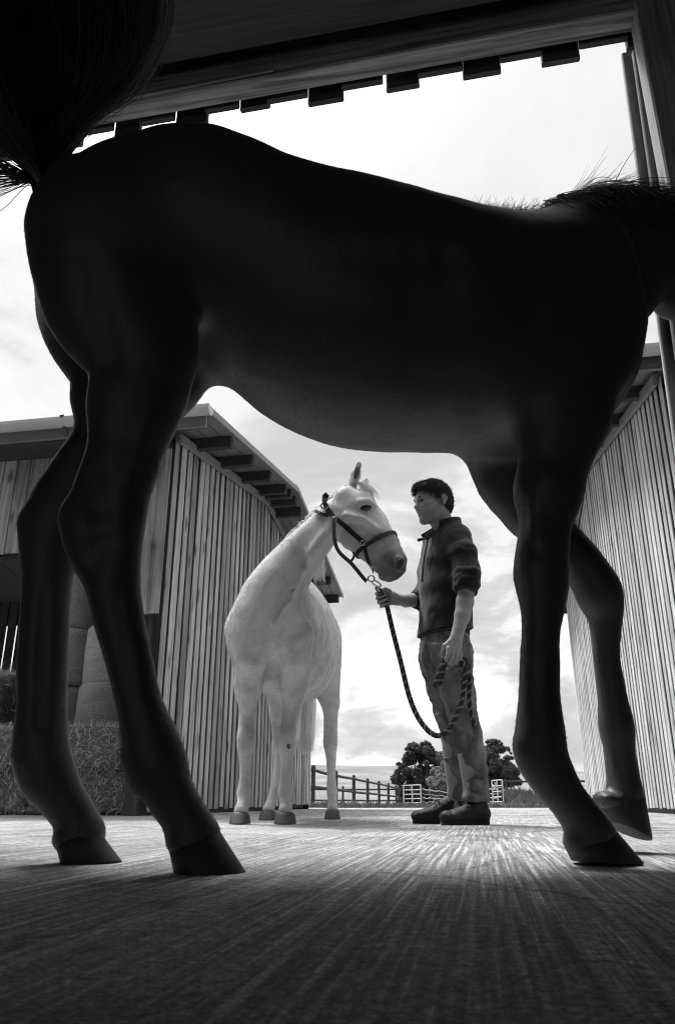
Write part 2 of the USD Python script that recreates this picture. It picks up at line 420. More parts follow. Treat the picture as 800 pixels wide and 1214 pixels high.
M = {}
def concrete(name):
    n = {'g': ('geometry', {}), 'r': ('vector_rotate', {'rotate_type': 'z_axis', 'angle': YA}),
         'm1': ('mapping', {'scale': (1.1, 0.7, 1)}), 'n1': ('noise_texture', {'scale': 1.0, 'detail': 8.0, 'roughness': 0.65}),
         'c1': ('rgb_ramp', {'ramp': [(0, G(0.16)), (0.35, G(0.29)), (0.5, G(0.38)), (0.65, G(0.46)), (1, G(0.54))]}),
         # broom strokes along the yard
         'm2': ('mapping', {'scale': (120, 2.2, 1)}), 'n2': ('noise_texture', {'scale': 1.0, 'detail': 4.0, 'roughness': 0.6, 'distortion': 0.15}),
         'c2': ('rgb_ramp', {'ramp': [(0, G(0.38)), (0.38, G(0.55)), (0.5, G(0.88)), (0.57, G(1.3)), (0.66, G(1.95)), (1, G(2.3))]}),
         # where the strokes show
         'm3': ('mapping', {'scale': (1.6, 0.5, 1), 'location': (0.35, 0, 0)}), 'n3': ('noise_texture', {'scale': 1.0, 'detail': 3.0}),
         'c3': ('rgb_ramp', {'ramp': [(0, G(0.12)), (0.36, G(0.30)), (0.50, G(0.95)), (1, G(1.0))]}),
         'mx': ('mix', {'mix_type': 'mix', 'color1': G(0.95)}), 'mul': ('mix', {'mix_type': 'multiply', 'fac': 1.0}),
         # pits and grit
         'm4': ('mapping', {'scale': (60, 60, 60)}), 'n4': ('noise_texture', {'scale': 1.0, 'detail': 7.0, 'roughness': 0.82}),
         'c4': ('rgb_ramp', {'ramp': [(0, G(0.15)), (0.36, G(0.30)), (0.44, G(0.80)), (0.52, G(1.0)), (0.58, G(1.2)), (0.66, G(2.1)), (1, G(2.4))]}),
         'mul2': ('mix', {'mix_type': 'multiply', 'fac': 1.0}),
         # stains
         'm5': ('mapping', {'scale': (2.8, 2.1, 1)}), 'n5': ('noise_texture', {'scale': 1.0, 'detail': 6.0, 'roughness': 0.7, 'distortion': 0.8}),
         'c5': ('rgb_ramp', {'ramp': [(0, G(0.4)), (0.36, G(0.55)), (0.46, G(0.95)), (1, G(1.05))]}),
         'mul3': ('mix', {'mix_type': 'multiply', 'fac': 1.0}),
         'b1': ('bump', {'strength': 1.0, 'distance': 0.007}), 'b2': ('bump', {'strength': 1.0, 'distance': 0.004}),
         # fine speckle
         'm7': ('mapping', {'scale': (230, 230, 230)}), 'n7': ('noise_texture', {'scale': 1.0, 'detail': 2.0, 'roughness': 0.7}),
         'c7': ('rgb_ramp', {'ramp': [(0, G(0.25)), (0.36, G(0.5)), (0.46, G(0.95)), (0.56, G(1.08)), (0.66, G(1.5)), (1, G(1.8))]}), 'mul5': ('mix', {'mix_type': 'multiply', 'fac': 1.0}), 'b3': ('bump', {'strength': 0.8, 'distance': 0.0025}),
         # hairline cracks
         'm6': ('mapping', {'scale': (0.75, 0.75, 0.75)}), 'n6': ('noise_texture', {'scale': 2.6, 'detail': 5.0, 'roughness': 0.6}), 'ad6': ('mix', {'mix_type': 'linear_light', 'fac': 0.16}),
         'v6': ('voronoi_texture', {'feature': 'distance_to_edge', 'scale': 1.0}), 'c6': ('rgb_ramp', {'ramp': [(0, G(0.55)), (0.003, G(0.65)), (0.007, G(1.0)), (1, G(1.0))]}), 'mul4': ('mix', {'mix_type': 'multiply', 'fac': 1.0}),
         'sm': ('math', {'math_type': 'multiply'}),
         'p': ('principled_bsdf', {'roughness': 0.82, 'specular_ior_level': 0.25})}
    l = [('g.position', 'r.vector')] + [('r.vector', f'm{i}.vector') for i in range(1, 6)] + [(f'm{i}.vector', f'n{i}.vector') for i in range(1, 6)]
    l += [(f'n{i}.fac', f'c{i}.fac') for i in range(1, 6)]
    l += [('c3.color', 'mx.fac'), ('c2.color', 'mx.color2'), ('c1.color', 'mul.color1'), ('mx.color', 'mul.color2'), ('mul.color', 'mul2.color1'), ('c4.color', 'mul2.color2'),
          ('mul2.color', 'mul3.color1'), ('c5.color', 'mul3.color2'), ('r.vector', 'm6.vector'), ('m6.vector', 'n6.vector'), ('m6.vector', 'ad6.color1'), ('n6.color', 'ad6.color2'), ('ad6.color', 'v6.vector'), ('v6.distance', 'c6.fac'), ('mul3.color', 'mul4.color1'), ('c6.color', 'mul4.color2'), ('r.vector', 'm7.vector'), ('m7.vector', 'n7.vector'), ('n7.fac', 'c7.fac'), ('mul4.color', 'mul5.color1'), ('c7.color', 'mul5.color2'), ('mul5.color', 'p.base_color'), ('n7.fac', 'b3.height'), ('b2.normal', 'b3.normal'), ('b3.normal', 'p.normal'),
          ('n2.fac', 'sm.value1'), ('c3.color', 'sm.value2'), ('sm.value', 'b1.height'), ('n4.fac', 'b2.height'), ('b1.normal', 'b2.normal')]
    return usdkit.material(stage, '/World/Looks/' + name, n, l, surface='p.BSDF')
M['concrete'] = concrete('concrete')
M['joint'] = grey('joint_dirt', [(0, 0.02), (1, 0.07)], scale=(20, 20, 20))
M['field'] = grey('pasture', [(0, 0.10), (0.4, 0.16), (0.6, 0.26), (1, 0.36)], scale=(0.02, 0.012, 0.02), detail=8, rough=0.95, spec=0.1, scale2=(2.5, 1.5, 2), stops2=[(0, 0.6), (1, 1.3)])
M['cladding'] = wood('barn_cladding', 0.25, 0.52, rand=0.42)
M['cladding_pale'] = wood('pale_cladding', 0.46, 0.66, rand=0.18)
M['cladding_front'] = wood('front_cladding', 0.22, 0.48, k=0.8, rand=0.4)
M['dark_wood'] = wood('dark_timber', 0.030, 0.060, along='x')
M['stable_wood'] = wood('stable_timber', 0.07, 0.26, along='x')
M['stable_post'] = wood('stable_post_timber', 0.16, 0.40, along='z')
M['limewash'] = grey('old_limewash', [(0, 0.18), (0.5, 0.32), (1, 0.45)], scale=(2, 2, 1))  # pale tone chosen so the unseen walls bounce light onto horse and floor
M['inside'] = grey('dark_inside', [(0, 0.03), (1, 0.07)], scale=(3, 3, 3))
M['roof'] = grey('roof_sheet', [(0, 0.14), (1, 0.22)], scale=(2, 2, 2), rough=0.55, rand=0.1)
M['purlin'] = grey('purlin_timber', [(0, 0.03), (1, 0.06)], scale=(9, 9, 9))
M['gutter'] = grey('gutter_grey', [(0, 0.42), (1, 0.55)], scale=(6, 6, 6), rough=0.4, spec=0.5)
M['fascia'] = grey('fascia_grey', [(0, 0.16), (1, 0.24)], scale=(6, 6, 6), rough=0.6)
M['hay'] = grey('hay', [(0, 0.04), (0.4, 0.12), (0.6, 0.28), (1, 0.45)], scale=(60, 60, 140), rough=0.9, spec=0.1, bump=1.0, bdist=0.02)
M['straw'] = grey('straw_stalk', [(0, 0.55), (1, 0.85)], scale=(30, 30, 30), rough=0.7, spec=0.2, scale2=(25, 25, 8), stops2=[(0, .25), (.4, .5), (.6, 1.05), (1, 1.2)])
M['net'] = grey('net_wrapped_hay', [(0, 0.16), (0.4, 0.34), (0.58, 0.62), (1, 0.78)], scale=(34, 34, 190), rough=0.85, spec=0.15, bump=0.8, bdist=0.012, scale2=(4, 4, 9), stops2=[(0, 0.45), (0.5, 0.95), (1, 1.1)])
M['fence'] = grey('weathered_rail', [(0, 0.020), (1, 0.055)], scale=(14, 14, 14))
M['white_metal'] = grey('white_gate_paint', [(0, 0.40), (1, 0.55)], scale=(5, 5, 5), rough=0.5)
M['leaf'] = grey('tree_leaf', [(0, 0.06), (0.5, 0.11), (1, 0.22)], scale=(0.8, 0.8, 0.8), rough=0.6, trans=0.25, rand=0.4)
M['weed'] = grey('weed_leaf', [(0, 0.09), (0.5, 0.15), (1, 0.26)], scale=(1.2, 1.2, 1.2), rough=0.7, trans=0.25, rand=0.4)
M['bark'] = grey('bark', [(0, 0.03), (1, 0.08)], scale=(6, 6, 2))
M['roof_light'] = usdkit.material(stage, '/World/Looks/roof_light_sheet', {'t': ('transparent_bsdf', {'color': G(0.75)}), 'g': ('translucent_bsdf', {'color': G(0.8)}), 'm': ('mix_closure', {'fac': 0.35})}, [('t.BSDF', 'm.closure1'), ('g.BSDF', 'm.closure2')], surface='m.closure')  # translucent sheet for the added roof panels over the hay
M['iron'] = grey('bracket_iron', [(0, 0.05), (1, 0.09)], scale=(9, 9, 9), rough=0.5)

# ---------------------------------------------------------------- the ground
ca, sa = math.cos(YA), math.sin(YA)
def yard(u, v, z=0.0):                                                  # u along the yard, v to its left
    return np.array([u * sa - v * ca, u * ca + v * sa, z])
def slab(u0, u1, v0, v1, seed):
    us, vs = np.arange(u0, u1 + 1e-6, (u1 - u0) / max(2, round((u1 - u0) / 0.25))), np.linspace(v0, v1, max(2, round((v1 - v0) / 0.5)))
    U, W = np.meshgrid(us, vs, indexing='ij')
    X, Y = U * sa - W * ca, U * ca + W * sa
    Z = gz(Y) + 0.004 * (meshkit.fbm(np.stack([X * 1.3, Y * 1.3, 0 * X + seed], -1), 3, seed) - 0.5)
    v = np.stack([X, Y, Z], -1).reshape(-1, 3)
    a, b = len(us), len(vs)
    i, j = np.meshgrid(np.arange(a - 1), np.arange(b - 1), indexing='ij')
    q = np.stack([i * b + j, i * b + j + 1, (i + 1) * b + j + 1, (i + 1) * b + j], -1).reshape(-1, 4)[:, ::-1]
    # a skirt, so that each slab has its own arris
    edge = np.r_[np.arange(b), np.arange(1, a) * b + b - 1, (a - 1) * b + np.arange(b - 2, -1, -1), np.arange(a - 2, -1, -1) * b]
    lowv = v[edge] - [0, 0, 0.05]
    n0, m = len(v), len(edge)
    sk = np.array([[edge[k], edge[(k + 1) % m], n0 + (k + 1) % m, n0 + k] for k in range(m)])
    fs = np.vstack([q, sk])
    return trimesh.Trimesh(np.vstack([v, lowv]), np.vstack([fs[:, [0, 1, 2]], fs[:, [0, 2, 3]]]), process=False)
yardp = UsdGeom.Xform.Define(stage, '/World/concrete_yard')
tag(yardp, 'broom finished pale concrete of the yard with straight joints and grit', None, None, 'structure')
J = 0.006
us = [-9.0, 3.35, 4.42, 6.55, 10.2, 14.6]
vs = [-12.0, -4.2, 2.75, 12.0]
for a in range(len(us) - 1):
    for b in range(len(vs) - 1):
        obj('slab', slab(us[a] + J, us[a + 1] - J, vs[b] + J, vs[b + 1] - J, a * 5 + b), M['concrete'], yardp)
bed = slab(-9.2, 14.6, -12.1, 12.1, 3)
bed.vertices[:, 2] -= 0.022
obj('joint_bed', bed, M['joint'], yardp)

def terrain_z(X, Y):
    far = np.clip((Y - 100) / 600, 0, 1)
    crest = 27 - 0.018 * X + 9 * (meshkit.fbm(np.stack([X * 0.004, Y * 0.002, 0 * X], -1), 3, 5) - 0.5)
    near = gz(Y) - 0.06 * np.clip((Y - 13.5) / 2, 0, 1) + 0.05 * (meshkit.fbm(np.stack([X * 0.5, Y * 0.5, 0 * X], -1), 3, 9) - 0.5) * np.clip((Y - 14) / 6, 0, 1)
    return near - 0.05 * (Y < 14) + (far ** 1.6) * crest - 2.0 * np.exp(-((Y - 180) / 90) ** 2) * (Y > 90) * np.clip((Y - 90) / 60, 0, 1)
ys = np.unique(np.concatenate([np.linspace(12.0, 40, 57), np.linspace(40, 130, 61), np.geomspace(130, 1400, 60)]))
ts = np.linspace(-1.3, 1.3, 121)
Y, T = np.meshgrid(ys, ts, indexing='ij')
X = T * (Y + 12)
Z = terrain_z(X, Y)
Z[-1] -= 60
b = len(ts)
i, j = np.meshgrid(np.arange(len(ys) - 1), np.arange(b - 1), indexing='ij')
q = np.stack([i * b + j, i * b + j + 1, (i + 1) * b + j + 1, (i + 1) * b + j], -1).reshape(-1, 4)
obj('pasture_and_hills', (np.stack([X, Y, Z], -1).reshape(-1, 3), q), M['field'], smooth=True, label='pale fields rising to a low far hill beyond the fences', kind='structure')

# ---------------------------------------------------------------- the two clad barns
class Frame:
    def __init__(self, o, side):                                      # side +1: the barn lies to the left of its gable wall, -1: to the right
        self.o, self.side = np.array(o, float), side
        self.U = np.array([sa, ca, 0.0])
        self.V = np.array([-ca, sa, 0.0]) * side
    def __call__(self, u, v, z):
        return np.array([self.o[0], self.o[1], 0]) + self.U * u + self.V * v + np.array([0, 0, z])

def barn(fr, L, eave, ridge, label, opening, mat, pitch, bw, seed):
    r = np.random.default_rng(seed)
    base = float(gz(fr.o[1])) - 0.01
    t = thing('timber_barn', label, 'barn', fr(0, 0, base))
    org = fr(0, 0, base)
    def part(name, ms, m, parent=t, **kw):
        ms = ms if isinstance(ms, list) else [ms]
        return obj(name, local(cat(ms), org), m, parent, **kw)
    mid = L / 2
    slope = (ridge - eave) / (mid + 0.35)
    zr = lambda u: ridge - abs(u - mid) * slope
    up = np.array([0, 0, 1.0])
    D = 6.6
    # gable wall towards the yard: hit-and-miss boards in front of a dark backing
    for k, u in enumerate(np.arange(bw / 2, L - bw / 4, pitch)):
        z1 = zr(u) - 0.10
        w = bw * r.uniform(0.86, 1.10)
        lean = r.normal(0, 0.007)
        part('board', bar(fr(u + lean, -0.018 + r.normal(0, 0.002), base + 0.035 + abs(r.normal(0, 0.012))), fr(u - lean, -0.018 + r.normal(0, 0.002), z1), fr.U, w, 0.011, 0.004), mat)
    wall = [quadbox([fr(0.0, 0.07, base), fr(L, 0.07, base), fr(L, 0.10, base), fr(0.0, 0.10, base), fr(0.0, 0.07, zr(0) - .1), fr(L, 0.07, zr(L) - .1), fr(L, 0.10, zr(L) - .1), fr(0, 0.10, zr(0) - .1)]),
            trimesh.Trimesh(np.array([fr(0.0, 0.085, zr(0) - .1), fr(L, 0.085, zr(L) - .1), fr(mid, 0.085, ridge - .1), fr(0, 0.095, zr(0) - .1), fr(L, 0.095, zr(L) - .1), fr(mid, 0.095, ridge - .1)]),
                            np.array([[0, 1, 2], [3, 5, 4], [0, 2, 5], [0, 5, 3], [1, 4, 5], [1, 5, 2]]), process=False)]
    part('backing_panel', wall, M['inside'])
    for s in (0, 1):                                                    # rake batten under the roof
        a, b2 = (0.0, mid) if s == 0 else (L, mid)
        part('rake_batten', bar(fr(a, -0.055, zr(a) - 0.115), fr(b2, -0.055, zr(b2) - 0.115), up, 0.09, 0.03), M['fascia'])
    # roof: sheets laid up the slope, purlins carrying them out past the wall
    edge = -0.45
    vs_ = [edge, edge + 0.14, edge + 0.29, edge + 0.45, 0.6, 1.6, 2.6, 3.6, 4.6, 5.6, D + 0.3]
    for k in range(len(vs_) - 1):
        for s in (0, 1):
            ue, zo = (-0.36, zr(-0.36)) if s == 0 else (L + 0.36, zr(L + 0.36))
            v0, v1 = vs_[k] + 0.006, vs_[k + 1] - 0.006
            lo = [fr(ue, v0, zo), fr(mid, v0, ridge), fr(mid, v1, ridge), fr(ue, v1, zo)]
            clear = opening and vs_[k] > 2.4 and s == 0  # unseen see-through panels, added to let daylight down onto the bales
            part('roof_light' if clear else 'roof_sheet', quadbox(lo + [p + up * (0.006 if clear else 0.035) for p in lo]), M['roof_light'] if clear else M['roof'])
    for s in (0, 1):
        ue = -0.36 if s == 0 else L + 0.36
        lo = [fr(ue, edge + 0.01, zr(ue) + 0.037), fr(mid, edge + 0.01, ridge + 0.037), fr(mid, 2.6 if opening and s == 0 else D + 0.25, ridge + 0.037), fr(ue, 2.6 if opening and s == 0 else D + 0.25, zr(ue) + 0.037)]
        part('roof_deck', quadbox(lo + [p + up * 0.02 for p in lo]), M['roof'])
    part('ridge_cap', [bar(fr(mid - 0.06, edge - 0.01, ridge + 0.03), fr(mid - 0.06, D, ridge + 0.03), fr.U, 0.16, 0.02), bar(fr(mid + 0.06, edge - 0.011, ridge + 0.028), fr(mid + 0.06, D, ridge + 0.028), fr.U, 0.16, 0.02)], M['fascia'])
    for f in (-0.29, 0.42, 1.14, 1.86, 2.58, 2.86):
        for s in (-1, 1):
            u = mid + s * (mid - (f * mid / 3.0))
            part('purlin', bar(fr(u, edge + 0.05, zr(u) - 0.062), fr(u, 0.5, zr(u) - 0.062), fr.U, 0.075, 0.115), M['purlin'])
    for s in (0, 1):                                                    # thin metal edge of the roof over the yard
        a = -0.37 if s == 0 else L + 0.37
        part('verge_trim', bar(fr(a, edge - 0.008, zr(a) + 0.012), fr(mid, edge - 0.008, ridge + 0.012), up, 0.065, 0.012), M['fascia'])
    # front eave: fascia, gutter with end cap and strap
    zf = zr(-0.36)
    part('fascia_board', bar(fr(-0.33, edge + 0.03, zf - 0.075), fr(-0.33, D, zf - 0.075), up, 0.12, 0.025), M['fascia'])
    ang = np.linspace(math.pi, 2 * math.pi, 9)
    prof = [(0.06 * math.cos(a), 0.075 * math.sin(a)) for a in ang] + [(0.052 * math.cos(a), 0.062 * math.sin(a)) for a in ang[::-1]]
    gut = []
    a0, a1 = fr(-0.41, edge - 0.02, zf + 0.015), fr(-0.41, D, zf + 0.015)
    pv = [p + fr.U * x + up * y for p in (a0, a1) for x, y in prof]
    n = len(prof)
    gf = [[i, (i + 1) % n, n + (i + 1) % n] for i in range(n)] + [[i, n + (i + 1) % n, n + i] for i in range(n)]
    gu = part('gutter', trimesh.Trimesh(np.array(pv), np.array(gf), process=False), M['gutter'])
    cap = [a0 + fr.U * (0.065 * math.cos(a)) + up * (0.08 * math.sin(a)) for a in ang]
    cv = np.array(cap + [c - fr.V * 0.012 for c in cap])
    m_ = len(cap)
    cf = [[0, i, i + 1] for i in range(1, m_ - 1)] + [[m_, m_ + i + 1, m_ + i] for i in range(1, m_ - 1)] + [[i, i + 1, m_ + i + 1] for i in range(m_ - 1)] + [[i, m_ + i + 1, m_ + i] for i in range(m_ - 1)]
    part('end_cap', trimesh.Trimesh(cv, np.array(cf), process=False), M['gutter'], gu)
    for v in (0.85, 2.3, 3.8, 5.3):
        part('strap', bar(fr(-0.475, v, zf + 0.03), fr(-0.36, v, zf - 0.12), fr.V, 0.035, 0.02), M['iron'], gu)
    part('soffit_board', bar(fr(-0.17, edge + 0.46, zf - 0.145), fr(-0.17, D, zf - 0.145), fr.U, 0.31, 0.018), M['purlin'])
    if opening:
        # boards over the opening, a corner pair that runs lower, the corner post and the dark inside
        v = 0.22
        while v < D - 0.1:
            w = r.uniform(0.13, 0.19)
            part('front_board', bar(fr(-0.02 + r.normal(0, 0.003), v + w / 2, 2.13 + r.normal(0, 0.008)), fr(-0.02, v + w / 2, zf - 0.16), fr.V, w - 0.008, 0.025, 0.006), M['cladding_front'])
            v += w
        part('front_board', bar(fr(-0.022, 0.07, 1.54), fr(-0.022, 0.07, zf - 0.16), fr.V, 0.13, 0.026, 0.006), M['cladding_front'])
        part('front_board', bar(fr(-0.048, 0.155, 1.53), fr(-0.048, 0.155, zf - 0.16), fr.V, 0.10, 0.024, 0.006), M['cladding_front'])
        part('corner_post', bar(fr(0.09, 0.125, base), fr(0.09, 0.125, zf - 0.12), fr.V, 0.12, 0.14), M['purlin'])
        part('door_header', bar(fr(0.06, 0.2, 2.22), fr(0.06, D, 2.22), up, 0.2, 0.07), M['purlin'])
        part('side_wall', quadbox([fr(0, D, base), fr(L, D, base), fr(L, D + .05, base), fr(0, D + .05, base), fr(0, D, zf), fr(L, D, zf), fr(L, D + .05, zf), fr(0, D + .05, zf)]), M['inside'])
        # back wall of spaced boards; light shows between a few of them
        v = 0.03
        while v < D:
            part('back_board', bar(fr(L - 0.03, v + 0.09, base), fr(L - 0.03, v + 0.09, zr(L - .03)), fr.V, 0.18 if not (3.7 < v < 5.3) else 0.148, 0.022, 0.003), M['purlin'])
            v += 0.181
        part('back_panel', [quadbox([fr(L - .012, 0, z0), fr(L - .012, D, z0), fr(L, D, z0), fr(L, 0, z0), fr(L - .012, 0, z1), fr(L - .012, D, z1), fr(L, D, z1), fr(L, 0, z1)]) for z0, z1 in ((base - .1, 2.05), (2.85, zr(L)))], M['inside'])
    else:
        v = 0.02
        while v < D:
            w = r.uniform(0.13, 0.17)
            part('front_board', bar(fr(-0.02, v + w / 2, base + 0.03), fr(-0.02, v + w / 2, zf - 0.16), fr.V, w - 0.02, 0.025, 0.006), mat)
            v += w
        for (u0, u1, v0, v1) in ((0.0, 0.03, 0.06, D), (0.03, L, D, D + 0.04), (L - 0.03, L, 0.06, D)):
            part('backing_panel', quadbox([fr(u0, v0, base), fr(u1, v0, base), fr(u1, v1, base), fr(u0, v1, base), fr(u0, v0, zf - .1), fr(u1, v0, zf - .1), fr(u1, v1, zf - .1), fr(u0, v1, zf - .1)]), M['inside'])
    return t

left = Frame((-1.47, 6.3), 1)
right = Frame((1.587 + 0.18 * 5.3, 5.3), -1)
barn(left, 5.9, 3.20, 3.77, 'weathered grey timber barn on the left, open at the front with hay inside', True, M['cladding'], 0.157, 0.110, 11)
barn(right, 7.6, 3.22, 4.14, 'pale timber clad barn on the right with narrow close boards', False, M['cladding_pale'], 0.150, 0.094, 12)

# ---------------------------------------------------------------- the stable whose doorway we look out of
SA = math.radians(11.5)
class Stable:
    o = np.array([1.09, 2.07, 0.0])
    S = np.array([math.cos(SA), -math.sin(SA), 0.0])
    N = np.array([math.sin(SA), math.cos(SA), 0.0])
    def __call__(self, s, d, z):
        return self.o + self.S * s + self.N * d + np.array([0, 0, z])
sb = Stable()
UP = np.array([0, 0, 1.0])
stable = thing('stable', 'dark timber stable whose wide doorway frames the whole view', 'stable', sb(0, 0, 0))
def spart(name, ms, m, parent=stable, **kw):
    ms = ms if isinstance(ms, list) else [ms]
    return obj(name, local(cat(ms), sb(0, 0, 0)), m, parent, **kw)
HZ = 2.78
lint = bar(sb(-4.2, -0.045, HZ + 0.1), sb(0.35, -0.045, HZ + 0.1), UP, 0.2, 0.092, 0.006)
spart('lintel', lint, M['stable_wood'], label='rough sawn lintel with a split edge')
spart('split_strip', bar(sb(-2.05, -0.098, HZ + 0.012), sb(-1.35, -0.1, HZ + 0.02), UP, 0.02, 0.012, 0.003), M['stable_wood'])
spart('inner_header', bar(sb(-4.2, -0.3, HZ + 0.21), sb(2.6, -0.3, HZ + 0.21), UP, 0.24, 0.3), M['dark_wood'])
spart('post', bar(sb(0.075, -0.048, -0.02), sb(0.075, -0.048, HZ + 0.19), sb.S, 0.15, 0.098, 0.006), M['stable_post'])
spart('post', bar(sb(-3.6, -0.048, -0.02), sb(-3.6, -0.048, HZ + 0.19), sb.S, 0.15, 0.098, 0.006), M['stable_post'])
spart('inner_post', bar(sb(0.20, -0.2, -0.02), sb(0.20, -0.2, HZ + 0.3), sb.S, 0.10, 0.2, 0.006), M['dark_wood'])
r_ = np.random.default_rng(3)
s = -4.1
k = 0
while s < 0.2:                                                          # hit and miss boards outside the lintel, their feet hanging below it
    lowb = k % 2 == 0
    w = (0.135 if lowb else 0.16) * r_.uniform(0.85, 1.12)
    foot = HZ - (0.030 + r_.normal(0, 0.010) if lowb else 0.006 + abs(r_.normal(0, 0.005)))
    spart('cladding_board', bar(sb(s + w / 2, 0.045 if lowb else 0.018, foot), sb(s + w / 2, 0.045 if lowb else 0.018, 4.9), sb.S, w, 0.024), M['dark_wood'])
    s += w + (-0.002 if k % 7 else 0.011)
    k += 1
# upright boards at the right jamb, standing proud of the post
def jamb(px0, py0, px1, py1, d, wpx, top, m):
    def at(px, py):
        a, t_, _ = ray(px, py)
        q = sb(0, d, 0)
        Yq = (q @ sb.N) / (a * sb.N[0] + sb.N[1])
        return np.array([a * Yq, Yq, CAM_H + t_ * Yq])
    a, b_ = at(px0, py0), at(px1, py1)
    ax = (a - b_) / (a[2] - b_[2])
    w = wpx
    foot = b_ + ax * (0.05 - b_[2]) + sb.S * w / 2
    topp = b_ + ax * (top - b_[2]) + sb.S * w / 2
    spart('jamb_board', bar(foot, topp, sb.S, w, 0.024), m)
jamb(737, 72, 792, 480, 0.055, 0.062, 2.735, M['cladding_front'])
jamb(750, 70, 808, 480, 0.02, 0.075, 2.70, M['cladding_front'])
for k in range(44):  # unseen wall run on long and tall to block sky behind the camera
    spart('wall_board', bar(sb(0.17 + 0.16 * k, 0.03 if k % 2 else 0.055, 0.03), sb(0.17 + 0.16 * k, 0.03 if k % 2 else 0.055, 4.9), sb.S, 0.165, 0.024), M['dark_wood'])
for k in range(34):
    spart('wall_board', bar(sb(-3.63 - 0.16 * k, 0.03 if k % 2 else 0.055, 0.03), sb(-3.63 - 0.16 * k, 0.03 if k % 2 else 0.055, 4.9), sb.S, 0.165, 0.024), M['dark_wood'])
def box6(s0, s1, d0, d1, z0, z1):
    return quadbox([sb(s0, d0, z0), sb(s1, d0, z0), sb(s1, d1, z0), sb(s0, d1, z0), sb(s0, d0, z1), sb(s1, d0, z1), sb(s1, d1, z1), sb(s0, d1, z1)])
for b_ in (box6(0.15, 7.2, -0.10, -0.05, -0.02, 3.4), box6(-9.1, -3.66, -0.10, -0.05, -0.02, 3.4), box6(-9.1, 7.2, -0.10, -0.005, HZ + 0.205, 4.9)):
    spart('inner_wall', b_, M['dark_wood'])
spart('side_wall', box6(2.6, 2.66, -8.5, -0.05, -0.02, 4.9), M['limewash'])
spart('side_wall', box6(-5.06, -5.0, -8.5, -0.05, -0.02, 4.9), M['limewash'])
for b_ in (box6(-5.06, -3.4, -8.56, -8.5, -0.02, 4.9), box6(1.2, 2.66, -8.56, -8.5, -0.02, 4.9), box6(-3.4, 1.2, -8.56, -8.5, 3.1, 4.9)):  # wide gap left in the unseen back wall to let in fill light
    spart('back_wall', b_, M['limewash'])
spart('ceiling', box6(-5.06, 2.66, -8.56, -0.10, 3.35, 3.4), M['dark_wood'])
for k in range(7):
    spart('rafter', box6(-5.0, 2.6, -1.1 - 1.1 * k, -1.0 - 1.1 * k, 3.12, 3.35), M['dark_wood'])
for z0, d0, d1 in ((4.9, -4.4, 0.25), (4.9, -9.0, -4.3)):
    spart('roof_slope', quadbox([sb(-9.3, d0, z0 + (0.8 if d0 > -5 else 0)), sb(7.3, d0, z0 + (0.8 if d0 > -5 else 0)), sb(7.3, d1, z0 + (0 if d0 > -5 else .8)), sb(-9.3, d1, z0 + (0 if d0 > -5 else .8)),
                             sb(-9.3, d0, z0 + .06 + (0.8 if d0 > -5 else 0)), sb(7.3, d0, z0 + .06 + (0.8 if d0 > -5 else 0)), sb(7.3, d1, z0 + .06 + (0 if d0 > -5 else .8)), sb(-9.3, d1, z0 + .06 + (0 if d0 > -5 else .8))]), M['roof'])

# ---------------------------------------------------------------- horses
def coat(name, stops, rough, sheen, scale=(3, 3, 3), spec=0.3, scale2=(260, 260, 90), stops2=((0, 0.8), (1, 1.15)), sr=0.35):
    return grey(name, stops, scale=scale, rough=rough, spec=spec, sheen=sheen, sheen_rough=sr, scale2=scale2, stops2=list(stops2), bump2=0.25, bdist=0.002)
M['black_coat'] = coat('black_coat', [(0, 0.016), (0.45, 0.026), (0.6, 0.034), (1, 0.05)], 0.5, 0.06, spec=0.4, scale=(5, 5, 5))
M['black_hair'] = grey('black_hair', [(0, 0.012), (1, 0.03)], scale=(4, 4, 4), rough=0.45, spec=0.5, sheen=0.4, trans=0.15)
M['dark_hoof'] = grey('dark_hoof', [(0, 0.010), (0.5, 0.022), (1, 0.05)], scale=(12, 12, 60), rough=0.6, spec=0.3, bump=0.4, bdist=0.004)
M['white_coat'] = coat('white_coat', [(0, 0.50), (0.38, 0.60), (0.55, 0.68), (1, 0.76)], 0.7, 0.25, scale=(4, 4, 4), scale2=(120, 120, 60), stops2=((0, 0.80), (0.45, 1.0), (1, 1.06)))
M['white_hair'] = grey('white_mane', [(0, 0.55), (1, 0.8)], scale=(9, 9, 9), rough=0.6, spec=0.3)
M['grey_hoof'] = grey('grey_hoof', [(0, 0.03), (0.5, 0.06), (1, 0.13)], scale=(9, 9, 50), rough=0.6, bump=0.4, bdist=0.004)
M['eye'] = grey('dark_eye', [(0, 0.006), (1, 0.012)], scale=(9, 9, 9), rough=0.08, spec=0.6)
M['nostril'] = grey('nostril_skin', [(0, 0.03), (1, 0.07)], scale=(30, 30, 30), rough=0.6)
M['scab'] = grey('dark_knee_patch', [(0, 0.04), (1, 0.12)], scale=(90, 90, 90), rough=0.9)

HA = math.radians(12.5)
HO = np.array([-0.33, 1.475, 0.0])
HE = np.array([math.cos(HA), math.sin(HA), 0.0])                        # towards the head
HN = np.array([-math.sin(HA), math.cos(HA), 0.0])                       # away from the camera
def H(px, py, L=0.0):
    a, t, fwd = ray(px, py)
    Y = (HO @ HN + L) / (a * HN[0] + HN[1])
    return np.array([a * Y, Y, CAM_H + t * Y]), Y / fwd
def hs(px, py, r, L=0.0, k=1.0):                                        # a station: centre, radius in the plane, radius across it
    c, m = H(px, py, L)
    return (c, r * m, r * m * k)

